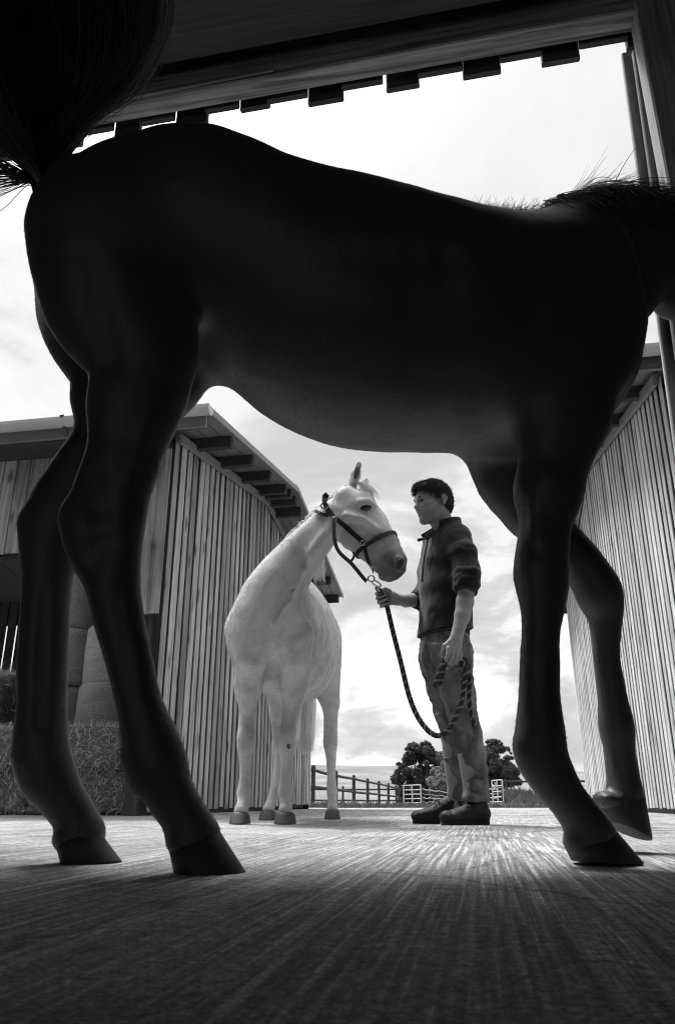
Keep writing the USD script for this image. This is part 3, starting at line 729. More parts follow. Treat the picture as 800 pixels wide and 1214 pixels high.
def hoof_mesh(toe, heel, ftop, btop, across, w_top, w_bot):
    """A hoof from the side profile (four points) and its widths: a D-shaped wall flaring to the ground, with a sole and a coronet rim."""
    n = 22
    ang = np.arange(n) * 2 * math.pi / n
    rings = []
    for t in (0.0, 0.10, 0.35, 0.7, 0.94, 1.0):
        a, b = btop + (heel - btop) * t, ftop + (toe - ftop) * t
        w = w_top + (w_bot - w_top) * t - (0.004 if t == 1.0 else 0) 
        c, e = (a + b) / 2, (b - a) / 2
        if t == 0.0:
            e, w = e * 0.84, w * 0.84
        co, si = np.cos(ang), np.sin(ang)
        co2 = np.sign(co) * np.abs(co) ** np.where(co > 0, 0.95, 0.75)
        rings.append(c + e * co2[:, None] + across * (w * np.sign(si) * np.abs(si) ** 0.85)[:, None])
    v = np.vstack(rings + [[rings[0].mean(0)], [rings[-1].mean(0)]])
    m = len(rings)
    f = []
    for k in range(m - 1):
        for i in range(n):
            j = (i + 1) % n
            f += [[k * n + i, (k + 1) * n + i, (k + 1) * n + j], [k * n + i, (k + 1) * n + j, k * n + j]]
    f += [[m * n, i, (i + 1) % n] for i in range(n)] + [[m * n + 1, (m - 1) * n + (i + 1) % n, (m - 1) * n + i] for i in range(n)]
    t = trimesh.Trimesh(v, np.array(f), process=False)
    t.fix_normals()
    return t

# ---- the black horse in the doorway
TOPC = np.array([(30, 285), (36, 245), (50, 215), (72, 197), (110, 175), (160, 155), (200, 144), (230, 141), (260, 146), (300, 164), (330, 180), (360, 191), (400, 200), (450, 214), (500, 230), (550, 243), (600, 250), (640, 246), (680, 252), (720, 275), (757, 330), (775, 360)], float)
BOTC = np.array([(30, 300), (50, 360), (80, 400), (110, 420), (170, 430), (215, 428), (262, 445), (280, 466), (310, 487), (350, 510), (400, 527), (430, 534), (470, 537), (550, 537), (610, 543), (660, 535), (710, 505), (745, 455), (757, 405), (775, 370)], float)
def trunk_station(s, b, tf=0.0, bf=0.0):
    """The ellipse of half-width b at distance s along the body that the photograph's outline touches above and below."""
    q = HO + HE * s
    tt = []
    for C in (TOPC, BOTC):
        py = 300.0
        for _ in range(12):
            up = 607 - py
            fwd = F_PX * CP - up * SP
            px = 400 + fwd * q[0] / q[1]
            py = float(np.interp(px, C[:, 0], C[:, 1]))
        tt.append(ray(px, py)[1])
    t1, t2 = tt
    D = q[1]
    A1, A2 = CAM_H + t1 * D, CAM_H + t2 * D
    lo, hi = 0.02, 0.8
    for _ in range(50):
        a = (lo + hi) / 2
        if A1 - A2 - math.hypot(a, t1 * b) - math.hypot(a, t2 * b) > 0:
            lo = a
        else:
            hi = a
    return (np.array([q[0], q[1], A1 - math.hypot(a, t1 * b)]), a + tf, b)
fld = Field([-0.95, 1.0, -0.01], [1.62, 2.3, 2.05], 0.0085)
def s_at(px, py):
    return float((H(px, py)[0] - HO) @ HE)
S0, S1_ = s_at(84, 300), s_at(700, 380)
for_b = [(0.0, 0.15), (0.08, 0.21), (0.2, 0.25), (0.35, 0.265), (0.5, 0.285), (0.65, 0.29), (0.8, 0.265), (0.9, 0.235), (1.0, 0.19)]
trunk = []
for f in np.linspace(0, 1, 15):
    c_, a_, b_ = trunk_station(S0 + (S1_ - S0) * f, np.interp(f, *zip(*for_b)))
    trunk.append((S0 + (S1_ - S0) * f, c_[2], a_, b_, 0.0))
fld.loft(HO, HE, HN, trunk, cap=0.085)
# chest and shoulder muscle
fld.chain([hs(688, 415, 56, 0.0, 1.7), hs(690, 445, 44, 0.0, 1.9)], k=0.05, V=HN)
# hind quarters: near and far thigh, gaskin, hock, cannon, fetlock, pastern
LN, LF = -0.125, 0.120
near_hind = [hs(128, 275, 92, LN, 0.62), hs(143, 360, 85, LN, 0.58), hs(170, 428, 62, LN, 0.64), hs(160, 480, 49, LN, 0.66), hs(145, 545, 44, LN, 0.68), hs(131, 590, 44.5, LN, 0.7), hs(125, 622, 46, LN, 0.72), hs(128, 655, 37.5, LN, 0.78),
             hs(133, 690, 31, LN, 0.85), hs(141, 735, 28, LN, 0.85), hs(153, 785, 26.5, LN, 0.85), hs(165, 835, 26.5, LN, 0.9), hs(176, 872, 31, LN, 0.95), hs(186, 905, 34, LN, 0.95), hs(200, 938, 27.5, LN, 1.0), hs(218, 968, 26, LN, 1.05), hs(231, 993, 31, LN, 1.0)]
far_hind = [hs(128, 330, 80, LF, 0.75), hs(142, 395, 80, LF, 0.62), hs(190, 420, 64, LF, 0.65), hs(152, 462, 62, LF, 0.6), hs(130, 520, 40, LF, 0.68), hs(88, 585, 42, LF, 0.7), hs(66, 622, 37, LF, 0.75), hs(58, 655, 32, LF, 0.85), hs(56, 690, 29, LF, 0.85),
            hs(53, 735, 27.5, LF, 0.85), hs(51, 785, 28, LF, 0.85), hs(50, 835, 28.5, LF, 0.9), hs(49, 880, 31, LF, 0.95), hs(56, 915, 31, LF, 0.95), hs(74, 948, 25, LF, 1.0), hs(90, 972, 24, LF, 1.0), hs(96, 990, 29, LF, 1.0)]
near_fore = [hs(655, 400, 90, -0.13, 0.55), hs(665, 470, 66, -0.13, 0.58), hs(659, 528, 47, -0.125, 0.72), hs(649, 585, 36, -0.12, 0.85), hs(645, 636, 30, -0.12, 0.9), hs(641, 680, 32, -0.12, 0.9), hs(643, 712, 27, -0.12, 0.9), hs(641, 755, 22.5, -0.12, 0.9),
             hs(639.5, 822, 23.5, -0.12, 0.9), hs(640, 858, 27, -0.12, 0.95), hs(641, 890, 30.5, -0.12, 0.95), hs(655, 922, 28, -0.12, 0.95), hs(674, 950, 23.5, -0.12, 1.05), hs(694, 978, 25, -0.12, 1.1), hs(702, 994, 29, -0.12, 1.0)]
far_fore = [hs(640, 440, 80, 0.12, 0.55), hs(604, 515, 54, 0.13, 0.7), hs(602, 556, 44, 0.13, 0.75), hs(636, 610, 33, 0.13, 0.85), hs(664, 640, 27, 0.13, 0.9), hs(694, 675, 26, 0.13, 0.95), hs(709, 702, 28, 0.13, 0.95), hs(717, 733, 19.5, 0.14, 1.0), hs(719, 780, 15, 0.15, 1.0),
            hs(726, 825, 16.5, 0.155, 1.0), hs(731, 862, 21, 0.16, 1.0), hs(735, 893, 17, 0.16, 1.0), hs(739, 925, 17.5, 0.16, 1.1), hs(741, 945, 22, 0.16, 1.0)]
for leg in (near_hind, far_hind, near_fore, far_fore):
    fld.chain(refine(leg[:4]), k=0.05, V=HN, inner=0.006)
    fld.chain(refine(leg[3:]), k=0.03, V=HN, inner=0.004)
# point of hock, ergots, tendons, knee bones
for (x, y, r, L) in ((88, 612, 15, LN), (42, 622, 15, LF)):
    fld.chain([hs(x, y, r, L, 0.8), hs(x + 16, y + 50, r, L, 0.8)], k=0.03, V=HN)
for (x0, y0, x1, y1, L) in ((158, 905, 164, 925, LN), (27, 900, 38, 930, LF), (623, 888, 630, 905, -0.12)):
    fld.chain([hs(x0, y0, 9, L), hs(x1, y1, 8, L)], k=0.025, V=HN)
for (x, y, L) in ((208, 1000, LN), (72, 996, LF), (679, 1000, -0.12), (716, 948, 0.16)):
    fld.chain([hs(x - 1, y, 8.5, L, 2.2), hs(x + 12, y + 6, 10, L, 2.0)], k=0.015, V=HN)
# sheath fold and girth crease
# neck, head beyond the edge of the picture, ears
fld.chain([hs(640, 345, 92, 0, 0.75), hs(700, 318, 84, 0, 0.62), hs(748, 293, 66, 0, 0.55), hs(800, 268, 43, 0, 0.6), hs(860, 255, 40, 0.0, 0.6)], k=0.05, V=HN)
fld.chain([hs(870, 280, 40, 0.02, 0.85), hs(811, 343, 36, 0.05, 0.8)], k=0.04, V=HN)
fld.chain([hs(872, 292, 46, 0.02, 0.8), hs(925, 360, 40, 0.03, 0.8), hs(965, 425, 28, 0.04, 0.9), hs(985, 465, 27, 0.05, 0.9)], k=0.03, V=HN)
fld.chain([hs(818, 344, 34, 0.05, 0.8), hs(797, 355, 23, 0.03, 0.9), hs(845, 372, 20, 0.07, 0.9), hs(950, 448, 14, 0.06)], k=0.02, V=HN)
for L in (-0.05, 0.09):
    fld.chain([hs(868, 232, 13, L), hs(872, 208, 14, L * 1.25), hs(880, 180, 4, L * 1.4)], k=0.015, V=HN)
# muscle relief
fld.chain([hs(612, 470, 6, -0.2), hs(622, 560, 5, -0.17)], k=0.04, V=HN, carve=True)
fld.chain([hs(105, 300, 5, -0.24), hs(125, 420, 5, -0.2)], k=0.05, V=HN, carve=True)
# tendon grooves down the cannons, hollow of the hock, knee bones, veins on the belly and thigh
for a, b_, L, s in (((138, 700), (158, 860), LN, -1), ((52, 700), (46, 860), LF, -1), ((637, 735), (634, 862), -0.12, -1)):
    fld.chain([hs(*a, 2, L - 0.046), hs((a[0] + b_[0]) / 2, (a[1] + b_[1]) / 2, 3.5, L - 0.042), hs(*b_, 2, L - 0.046)], k=0.02, V=HN, carve=True)
for a, b_, L in (((112, 655), (120, 640), LN), ((104, 560), (116, 600), LN)):
    fld.chain([hs(*a, 4, L - 0.055), hs(*b_, 4, L - 0.055)], k=0.05, V=HN, carve=True)
for a, b_, r_ in (((632, 668), (652, 670), 6), ((631, 688), (653, 690), 6), ((634, 706), (650, 706), 4)):
    fld.chain([hs(*a, r_, -0.147), hs(*b_, r_, -0.147)], k=0.016, V=HN)
for pts_ in (((640, 560), (634, 600), (636, 640)), ((180, 470), (170, 520), (152, 570))):
    L_ = -0.155 if pts_[0][0] == 640 else -0.165
    fld.chain([hs(x, y, 3.2, L_) for x, y in pts_], k=0.02, V=HN)
for k_ in range(6):
    x_ = 352 + 36 * k_
    fld.chain([hs(x_, 300, 5, -0.30), hs(x_ - 14, 380, 6, -0.325), hs(x_ - 12, 450, 5, -0.30)], k=0.06, V=HN, carve=True)
fld.noise(0.0035, 7.0, 3)
bl_loc = HO + HE * 0.45
black = thing('horse', 'black horse standing across the doorway in the foreground, lifting one front foot', 'horse', bl_loc)
bmesh = fld.mesh(2)
body = obj('body', local(bmesh, bl_loc), M['black_coat'], black, smooth=True)
def hoof_px(toe, heel, ft, bt, L, wt, wb, name, parent, mat, loc, **kw):
    q = [H(*p, L)[0] for p in (toe, heel, ft, bt)]
    return obj('hoof', local(hoof_mesh(*q, HN, wt, wb), loc), mat, parent, smooth=40, **kw)
hoof_px((293, 1036), (206, 1037), (257, 980), (200, 1008), LN, 0.043, 0.060, 'hoof', black, M['dark_hoof'], bl_loc)
hoof_px((145, 1022), (72, 1024), (111, 976), (66, 1003), LF, 0.043, 0.060, 'hoof', black, M['dark_hoof'], bl_loc)
hoof_px((756, 1023), (684, 1022), (724, 981), (673, 1004), -0.12, 0.043, 0.062, 'hoof', black, M['dark_hoof'], bl_loc)
hoof_px((767, 997), (722, 975), (760, 938), (714, 951), 0.16, 0.040, 0.056, 'hoof', black, M['dark_hoof'], bl_loc, label='lifted front hoof showing its sole')

# a short coat over it all: it is what catches the light along the outline
def fur(mesh, n, length, width, flow, seed, keep=None):
    p, fi = trimesh.sample.sample_surface(mesh, n, seed=seed)
    nn = mesh.face_normals[fi]
    if keep is not None:
        k = keep(p)
        p, nn = p[k], nn[k]
    g = np.random.default_rng(seed)
    fl = np.tile(np.asarray(flow, float), (len(p), 1)) + g.normal(0, .22, (len(p), 3))
    fl -= nn * (fl * nn).sum(1)[:, None]
    fl /= np.linalg.norm(fl, axis=1, keepdims=True) + 1e-9
    l = length * g.uniform(.5, 1.25, (len(p), 1))
    lift = np.clip(g.normal(.30, .13, (len(p), 1)), .08, .9)
    a = p - nn * .001
    b = a + fl * l * .5 + nn * l * lift * .6
    c = a + fl * l + nn * l * lift * .85
    S_ = np.stack([a, b, c], 1)
    return S_, np.tile(np.array([width, width * .8, width * .3]), (len(p), 1))
def fur_curves(name, S_, W_, mat, parent, loc):
    c = UsdGeom.BasisCurves.Define(stage, numbered(pathof(parent), name))
    c.CreateTypeAttr('linear')
    c.CreateCurveVertexCountsAttr(Vt.IntArray.FromNumpy(np.full(len(S_), 3, np.int32)))
    c.CreatePointsAttr(Vt.Vec3fArray.FromNumpy((S_.reshape(-1, 3) - loc).astype(np.float32)))
    c.CreateWidthsAttr(Vt.FloatArray.FromNumpy(W_.ravel().astype(np.float32)))
    c.SetWidthsInterpolation('vertex')
    UsdShade.MaterialBindingAPI.Apply(c.GetPrim()).Bind(mat)
    return tag(c, kind='stuff')
M['black_fur'] = grey('black_fur', [(0, 0.02), (1, 0.045)], scale=(6, 6, 6), rough=0.45, spec=0.5, trans=0.2)
fur_curves('coat_hair', *fur(bmesh, 110000, 0.0065, 0.00045, HE * -0.25 - UP, 91), M['black_fur'], body, bl_loc)
low = fur(bmesh, 60000, 0.012, 0.0005, -UP * .8 - HE * .6, 92, lambda p: (p[:, 2] < 0.30) & (p[:, 2] > 0.06))
fur_curves('fetlock_hair', low[0][::3], low[1][::3], M['black_fur'], body, bl_loc)

# mane and tail as hair
def hair(roots, dirs, n, length, curl, width, seg=9, grav=0.0, spread=0.2, seed=1, taper=0.35):
    g = np.random.default_rng(seed)
    S_, W_ = [], []
    for i in range(n):
        k = g.uniform(0, len(roots) - 1)
        a = int(k)
        f = k - a
        r0 = roots[a] * (1 - f) + roots[min(a + 1, len(roots) - 1)] * f
        d0 = unit(dirs[a] * (1 - f) + dirs[min(a + 1, len(roots) - 1)] * f + g.normal(0, spread, 3))
        ln = length * g.uniform(0.55, 1.1)
        c = g.normal(0, curl, 3)
        t = np.linspace(0, 1, seg)[:, None]
        S_.append(r0 + g.normal(0, 0.006, 3) + d0 * ln * t + c * ln * t ** 2 + np.array([0, 0, -grav]) * ln * t ** 2)
        W_.append(width * (1 - (1 - taper) * np.linspace(0, 1, seg)))
    return S_, W_
crest = [H(x, y, 0)[0] for x, y in ((560, 249), (600, 252), (640, 250), (668, 243), (700, 234), (735, 234), (770, 239), (810, 234), (850, 222))]
mdir = [HE * 0.5 + UP * 0.35 - HN * 0.25, HE * 0.5 + UP * 0.5 - HN * 0.25, HE * 0.6 + UP * 0.7 - HN * 0.2, HE * 0.8 + UP * 0.75, HE * 1.1 + UP * 0.6, HE * 1.2 + UP * 0.35, HE * 1.0 + UP * 0.1, HE * 0.5 - UP * 0.1 - HN * 0.5, HE * 0.4 - HN * 0.6 - UP * 0.2]
S1, W1 = hair(crest[3:], mdir[3:], 2600, 0.17, 0.10, 0.0011, grav=0.15, spread=0.17, seed=4)
S2, W2 = hair(crest[:4], mdir[:4], 700, 0.034, 0.25, 0.0010, grav=0.2, spread=0.45, seed=5)
S3, W3 = hair([c - HN * 0.03 for c in crest[2:]], [HE * 0.3 - UP * 0.6 - HN * 0.5] * 7, 900, 0.17, 0.10, 0.0026, grav=0.5, spread=0.25, seed=6)
curves('mane', [s - bl_loc for s in S1 + S2 + S3], W1 + W2 + W3, M['black_hair'], black)
# the tail is swung up: dock, then a thick switch of hair sweeping up past the frame
dock_px = [(60, 222, 20, 0.0), (58, 196, 19, -0.02), (66, 160, 22, -0.05), (78, 118, 30, -0.08), (86, 70, 36, -0.11), (88, 20, 40, -0.14), (84, -40, 40, -0.17), (70, -110, 34, -0.2), (40, -180, 16, -0.24)]
tf_ = Field([-1.05, 0.85, 1.2], [-0.35, 1.75, 2.9], 0.012)
tf_.chain([hs(x, y, r, L, 0.9) for x, y, r, L in dock_px], k=0.02, V=HN)
tf_.chain([hs(40, 180, 20, -0.03), hs(20, 120, 45, -0.08), hs(0, 40, 60, -0.12), hs(-20, -60, 60, -0.16)], k=0.06, V=HN)
tf_.chain([hs(88, 140, 18, -0.06), hs(116, 95, 26, -0.09), hs(134, 50, 28, -0.12), hs(138, 0, 28, -0.14), hs(130, -60, 24, -0.17)], k=0.05, V=HN)
tf_.noise(0.018, 9.0, 8)
M['tail_core'] = grey('tail_core', [(0, 0.004), (1, 0.008)], scale=(9, 9, 9), rough=0.9, spec=0.1)
tail = obj('tail', local(tf_.mesh(2), bl_loc), M['tail_core'], black, smooth=True)
S_, W_ = [], []
g_ = np.random.default_rng(21)
def strand(pts, wob, n=10):
    q = spline(pts, n)
    return q + g_.normal(0, wob, 3) * np.linspace(0, 1, n)[:, None] + np.cumsum(g_.normal(0, wob * 0.12, (n, 3)), 0)
for i in range(1500):
    f = g_.uniform()
    e = g_.uniform(0.3, 1.0)
    edge_ = [(72 + 2 * e, 200), (74 * e + 60 * (1 - e), 176), (87 * e + 60 * (1 - e), 157), (128 * e + 55 * (1 - e), 121), (158 * e + 50 * (1 - e), 95), (180 * e + 40 * (1 - e), 46), (184 * e + 30 * (1 - e), -8), (170 * e + 20 * (1 - e), -60)]
    L = g_.uniform(-0.17, 0.02)
    S_.append(strand([H(x, y, L * (j + 1) / 6)[0] for j, (x, y) in enumerate(edge_)], 0.024, 14))
    W_.append(np.linspace(0.0022, 0.0012, 14) * g_.uniform(0.6, 1.1))
cont = spline([H(x, y, -.06)[0] for x, y in ((72, 196), (76, 176), (89, 156), (108, 139), (130, 120), (148, 104), (163, 86), (175, 62), (183, 38), (186, 5))], 60)
for i in range(230):                                                    # broken hairs along the outer edge of the tail
    k = int(g_.uniform(0, 56))
    tg = unit(cont[k + 1] - cont[k]) * (1 if g_.uniform() < .75 else -1)
    out_ = unit(np.cross(tg, HN)) * g_.choice([-1, 1])
    p0 = cont[k] + g_.normal(0, .006, 3)
    ln = g_.uniform(.02, .075)
    S_.append(np.array([p0 + tg * ln * t + out_ * ln * (.55 * t * t + .12 * math.sin(7 * t + i)) + HN * g_.normal(0, .002) for t in np.linspace(0, 1, 8)]))
    W_.append(np.linspace(0.0013, 0.0006, 8))
for i in range(900):
    e = g_.uniform(0.0, 1.0)
    e2 = g_.uniform(0.0, 1.0)
    edge_ = [(48, 214), (40 - 10 * e, 195 - 6 * e2), (22 - 24 * e, 165 - 40 * e2), (-5 - 30 * e, 120 - 90 * e2), (-30 - 40 * e, 60 - 140 * e2)]
    L = g_.uniform(-0.2, 0.0)
    S_.append(strand([H(x, y, L * (j + 1) / 5)[0] for j, (x, y) in enumerate(edge_)], 0.02, 12))
    W_.append(np.linspace(0.0024, 0.0012, 12))
for i in range(120):                                                    # loose wisps blowing out behind
    e = g_.normal(0, 1)
    edge_ = [(44, 216), (30, 210 + 3 * e), (10, 206 + 9 * e), (-25, 203 + 16 * e), (-70, 205 + 24 * e)]
    L = g_.uniform(-0.1, 0.0)
    S_.append(strand([H(x, y, L * (j + 1) / 5)[0] for j, (x, y) in enumerate(edge_)], 0.012, 10))
    W_.append(np.linspace(0.0018, 0.0008, 10))
curves('tail_hair', [s - bl_loc for s in S_], W_, M['black_hair'], tail)

M['ear_in'] = grey('ear_lining', [(0, 0.05), (1, 0.12)], scale=(40, 40, 20))
# ---- the white horse, held on a halter and facing us
def white_coat():
    mz, fl = P(470, 676, 3.8), P(380, 768, 4.5)
    n = {'g': ('geometry', {}), 'n': ('noise_texture', {'scale': 7.0, 'detail': 6.0, 'roughness': 0.65, 'distortion': 0.5}), 'ra': ('rgb_ramp', {'ramp': [(0, G(.30)), (.38, G(.40)), (.52, G(.50)), (.7, G(.56)), (1, G(.60))]}),
         'd': ('vector_math', {'math_type': 'distance', 'vector2': tuple(mz)}), 'ad': ('math', {'math_type': 'multiply_add', 'value2': 0.10, 'value3': -0.05}), 'sm': ('math', {'math_type': 'add'}),
         'rm': ('rgb_ramp', {'ramp': [(0, G(.14)), (.05, G(.18)), (.10, G(.36)), (.17, G(.72)), (.27, G(1.0)), (1, G(1.0))]}),
         'n2': ('noise_texture', {'scale': 75.0, 'detail': 2.0}), 'r2': ('rgb_ramp', {'ramp': [(0, G(.80)), (.28, G(.84)), (.36, G(1.0)), (1, G(1.0))]}),
         'n3': ('noise_texture', {'scale': 12.0, 'detail': 6.0, 'roughness': .7, 'distortion': 1.0}), 'r3': ('rgb_ramp', {'ramp': [(0, G(.35)), (.42, G(.5)), (.52, G(1.0)), (1, G(1.0))]}),
         'd3': ('vector_math', {'math_type': 'distance', 'vector2': tuple(fl)}), 'f3': ('rgb_ramp', {'ramp': [(0, G(1)), (.07, G(.8)), (.15, G(0)), (1, G(0))]}), 'x3': ('mix', {'mix_type': 'mix', 'color1': G(1.0)}),
         'a': ('mix', {'mix_type': 'multiply', 'fac': 1.0}), 'b': ('mix', {'mix_type': 'multiply', 'fac': 1.0}), 'c': ('mix', {'mix_type': 'multiply', 'fac': 1.0}),
         'bu': ('bump', {'strength': 0.25, 'distance': 0.003}), 'mp': ('mapping', {'scale': (170, 170, 60)}), 'n4': ('noise_texture', {'scale': 1.0, 'detail': 3.0}),
         'p': ('principled_bsdf', {'roughness': 0.65, 'specular_ior_level': 0.25, 'sheen_weight': 0.25, 'sheen_roughness': 0.35})}
    l = [('g.position', 'n.vector'), ('n.fac', 'ra.fac'), ('g.position', 'd.vector1'), ('n.fac', 'ad.value1'), ('d.value', 'sm.value1'), ('ad.value', 'sm.value2'), ('sm.value', 'rm.fac'), ('g.position', 'n2.vector'), ('n2.fac', 'r2.fac'),
         ('g.position', 'n3.vector'), ('n3.fac', 'r3.fac'), ('g.position', 'd3.vector1'), ('d3.value', 'f3.fac'), ('f3.color', 'x3.fac'), ('r3.color', 'x3.color2'),
         ('ra.color', 'a.color1'), ('rm.color', 'a.color2'), ('a.color', 'b.color1'), ('r2.color', 'b.color2'), ('b.color', 'c.color1'), ('x3.color', 'c.color2'), ('c.color', 'p.base_color'),
         ('g.position', 'mp.vector'), ('mp.vector', 'n4.vector'), ('n4.fac', 'bu.height'), ('bu.normal', 'p.normal')]
    return usdkit.material(stage, '/World/Looks/white_coat_flecked', n, l, surface='p.BSDF')
M['white_coat'] = white_coat()
def ws(px, py, r, Y, k=1.0):
    m = mpp(px, py, Y)
    return (P(px, py, Y), r * m, r * m * k)
WA = math.radians(8.0)
WE = np.array([math.sin(WA), math.cos(WA), 0.0])                        # from chest to tail
WN = np.array([math.cos(WA), -math.sin(WA), 0.0])                       # to the picture's right
WX = np.array([1.0, 0, 0])
wf = Field([-0.85, 3.55, -0.06], [0.55, 5.75, 1.95], 0.0075)
wo = P(322, 770, 4.0)
rows = []
for Y, cx, cy, hh, hw in ((3.98, 320, 744, 40, 43), (4.12, 325, 740, 63, 49), (4.3, 333, 745, 74, 53), (4.55, 343, 758, 73, 56), (4.8, 351, 768, 66, 53), (5.02, 358, 764, 54, 47), (5.22, 363, 764, 46, 38)):
    c, m = P(cx, cy, Y), mpp(cx, cy, Y)
    rows.append((float((c - wo) @ WE), c[2], hh * m, hw * m, float((c - wo) @ WN)))
wf.loft(wo, WE, WN, rows, cap=0.11)
neck = [ws(316, 742, 44, 4.06), ws(322, 712, 38, 4.03), ws(335, 686, 32.5, 3.99, .85), ws(354, 660, 26.5, 3.96, .8), ws(375, 636, 22.5, 3.93, .8), ws(395, 612, 20, 3.92, .85)]
wf.chain(refine(neck), k=0.08, V=[0.2, 1, 0], inner=0.006)
HV = [0.25, 1, 0]
wf.chain([ws(411, 593, 16.5, 3.92, 1.0), ws(428, 598, 15.5, 3.90, 1.05), ws(445, 620, 14, 3.87, .95), ws(460, 645, 12.5, 3.83, .85), ws(471, 664, 11.5, 3.80, .95)], k=0.03, V=HV)
wf.chain([ws(406, 622, 16, 3.92, .9), ws(418, 637, 14.5, 3.90, .85), ws(433, 650, 12, 3.87, .75), ws(449, 667, 10.5, 3.83, .85), ws(460, 677, 9.5, 3.81, 1.0)], k=0.03, V=HV)
wf.chain([ws(417, 609, 18, 3.91, 1.0), ws(437, 632, 15, 3.87, .85), ws(455, 657, 11, 3.83, .9)], k=0.04, V=HV)
wf.chain([ws(467, 681, 6.5, 3.80, 1.7), ws(474, 674, 7, 3.80, 1.7)], k=0.02, V=HV)            # upper lip
wf.chain([ws(454, 683, 5.2, 3.815, 1.6), ws(461, 684.5, 5, 3.81, 1.7)], k=0.012, V=HV)          # chin and lower lip
wf.chain([ws(451, 679, 1.1, 3.77), ws(460, 679.5, 1.1, 3.75), ws(468, 684, 1.1, 3.74)], k=0.012, carve=True)
nost = ws(474, 668, 4, 3.745)
wf.chain([ws(472.5, 663, 4.6, 3.745), ws(475, 673, 4.4, 3.745)], k=0.02, V=HV)
wf.chain([ws(473, 665, 2.6, 3.715), ws(475, 672, 2.3, 3.715)], k=0.012, V=HV, carve=True)
wf.chain([ws(427, 596, 4.0, 3.825), ws(436, 595, 4.2, 3.82), ws(443, 599, 2.8, 3.83)], k=0.025)   # brow over the eye
wf.chain([ws(429, 602, 2.2, 3.805), ws(438, 602, 2.4, 3.80)], k=0.015, carve=True)
wf.chain([ws(411, 612, 5, 3.83), ws(432, 615, 3.0, 3.80), ws(447, 628, 2.0, 3.79)], k=0.03)     # cheek bone
wf.chain([ws(405, 632, 3, 3.81), ws(420, 648, 2.5, 3.80)], k=0.03, carve=True)
for (a, b, b2, c, Y) in (((417.5, 575, 5.8), (421.5, 563, 7.2), (424.5, 552, 5.0), (425.8, 545, 1.2), 3.90), ((430, 577, 5), (432, 573, 5), (433.2, 569, 3.2), (433.8, 565.5, 1.0), 3.99)):
    wf.chain([ws(*a, Y, .6), ws(*b, Y, .45), ws(*b2, Y, .45), ws(*c, Y, .6)], k=0.012, V=HV)
wf.chain([ws(421, 568, 2.6, 3.872), ws(423.3, 559, 3.0, 3.874), ws(425, 550, 1.2, 3.882)], k=0.008, V=HV, carve=True)
# jugular groove and the long muscle of the neck, collar bones, breast furrow
wf.chain([ws(386, 648, 4.5, 3.80), ws(362, 684, 7.5, 3.81), ws(340, 726, 8.5, 3.82)], k=0.05, carve=True)
wf.chain([ws(399, 617, 3.5, 3.86), ws(386, 632, 5, 3.84), ws(365, 660, 6.5, 3.85), ws(344, 702, 8, 3.86), ws(324, 748, 8, 3.87)], k=0.045)
wf.chain([ws(354, 666, 9, 3.83), ws(331, 704, 12, 3.835), ws(311, 744, 12, 3.82)], k=0.06, carve=True)
wf.chain([ws(325, 752, 6, 3.81), ws(323, 775, 8, 3.80), ws(322, 812, 9, 3.83)], k=0.06, carve=True)
for x, s in ((298, 1), (352, -1)):
    wf.chain([ws(x - 2 * s, 752, 19, 3.97), ws(x - 1, 782, 16.5, 3.98), ws(x - 4, 812, 12.8, 4.05), ws(x - 5 + .5 * s, 838, 9.4, 4.09)], k=0.035)
    wf.chain([ws(x + 9 * s, 766, 13, 3.95), ws(x + 9 * s, 786, 9, 3.98), ws(x + 4 * s, 812, 5, 4.03)], k=0.03)
    wf.chain([ws(x - 9 * s, 745, 5, 3.76), ws(x - 13 * s, 785, 4, 3.84)], k=0.04, carve=True)
    wf.chain([ws(x + 4 * s, 797, 9, 4.02), ws(x + 1 * s, 818, 6, 4.03)], k=0.02)
# legs
FR = [ws(300, 755, 30, 4.12), ws(295, 792, 16.5, 4.10), ws(294, 815, 13, 4.10), ws(293, 840, 9.6, 4.11), ws(292, 861, 8.8, 4.11), ws(291.3, 874, 10.2, 4.10), ws(291, 884, 9.8, 4.10), ws(290.5, 896, 7.2, 4.11), ws(290.4, 914, 6.0, 4.12), ws(289.6, 929, 6.6, 4.12), ws(289, 940, 8.2, 4.12), ws(288.4, 950, 6.6, 4.10), ws(286, 961, 8.4, 4.08)]
FL = [ws(346, 755, 28, 4.12), ws(349, 785, 16, 4.09), ws(348, 810, 13, 4.09), ws(346, 836, 10.3, 4.10), ws(342, 860, 9.2, 4.10), ws(340.3, 875, 10, 4.09), ws(340, 886, 10.2, 4.09), ws(339.8, 898, 8, 4.10), ws(339.3, 912, 6.3, 4.11), ws(338.2, 927, 6.2, 4.11), ws(337.5, 940, 8.2, 4.11), ws(338, 951, 6.6, 4.09), ws(338.5, 961, 8.4, 4.07)]
HR = [ws(345, 795, 34, 5.02), ws(336, 825, 19, 4.97), ws(330, 848, 10.5, 4.97), ws(331, 866, 8.2, 5.02), ws(333, 880, 8.6, 5.05), ws(331, 895, 6.6, 5.0), ws(328.3, 918, 5.0, 4.97), ws(325.5, 939, 6.4, 4.94), ws(322, 949, 5.0, 4.92), ws(318.5, 959, 7.2, 4.90)]
HL = [ws(376, 785, 27, 5.12), ws(386, 813, 17, 5.14), ws(391.5, 835, 10.5, 5.16), ws(392, 855, 7.8, 5.19), ws(391.8, 869, 8.0, 5.22), ws(391.6, 880, 8.4, 5.23), ws(392, 895, 6.2, 5.2), ws(392.6, 918, 4.9, 5.18), ws(393.4, 939, 6.2, 5.16), ws(393.8, 949, 5.0, 5.14), ws(394, 959, 7.0, 5.12)]
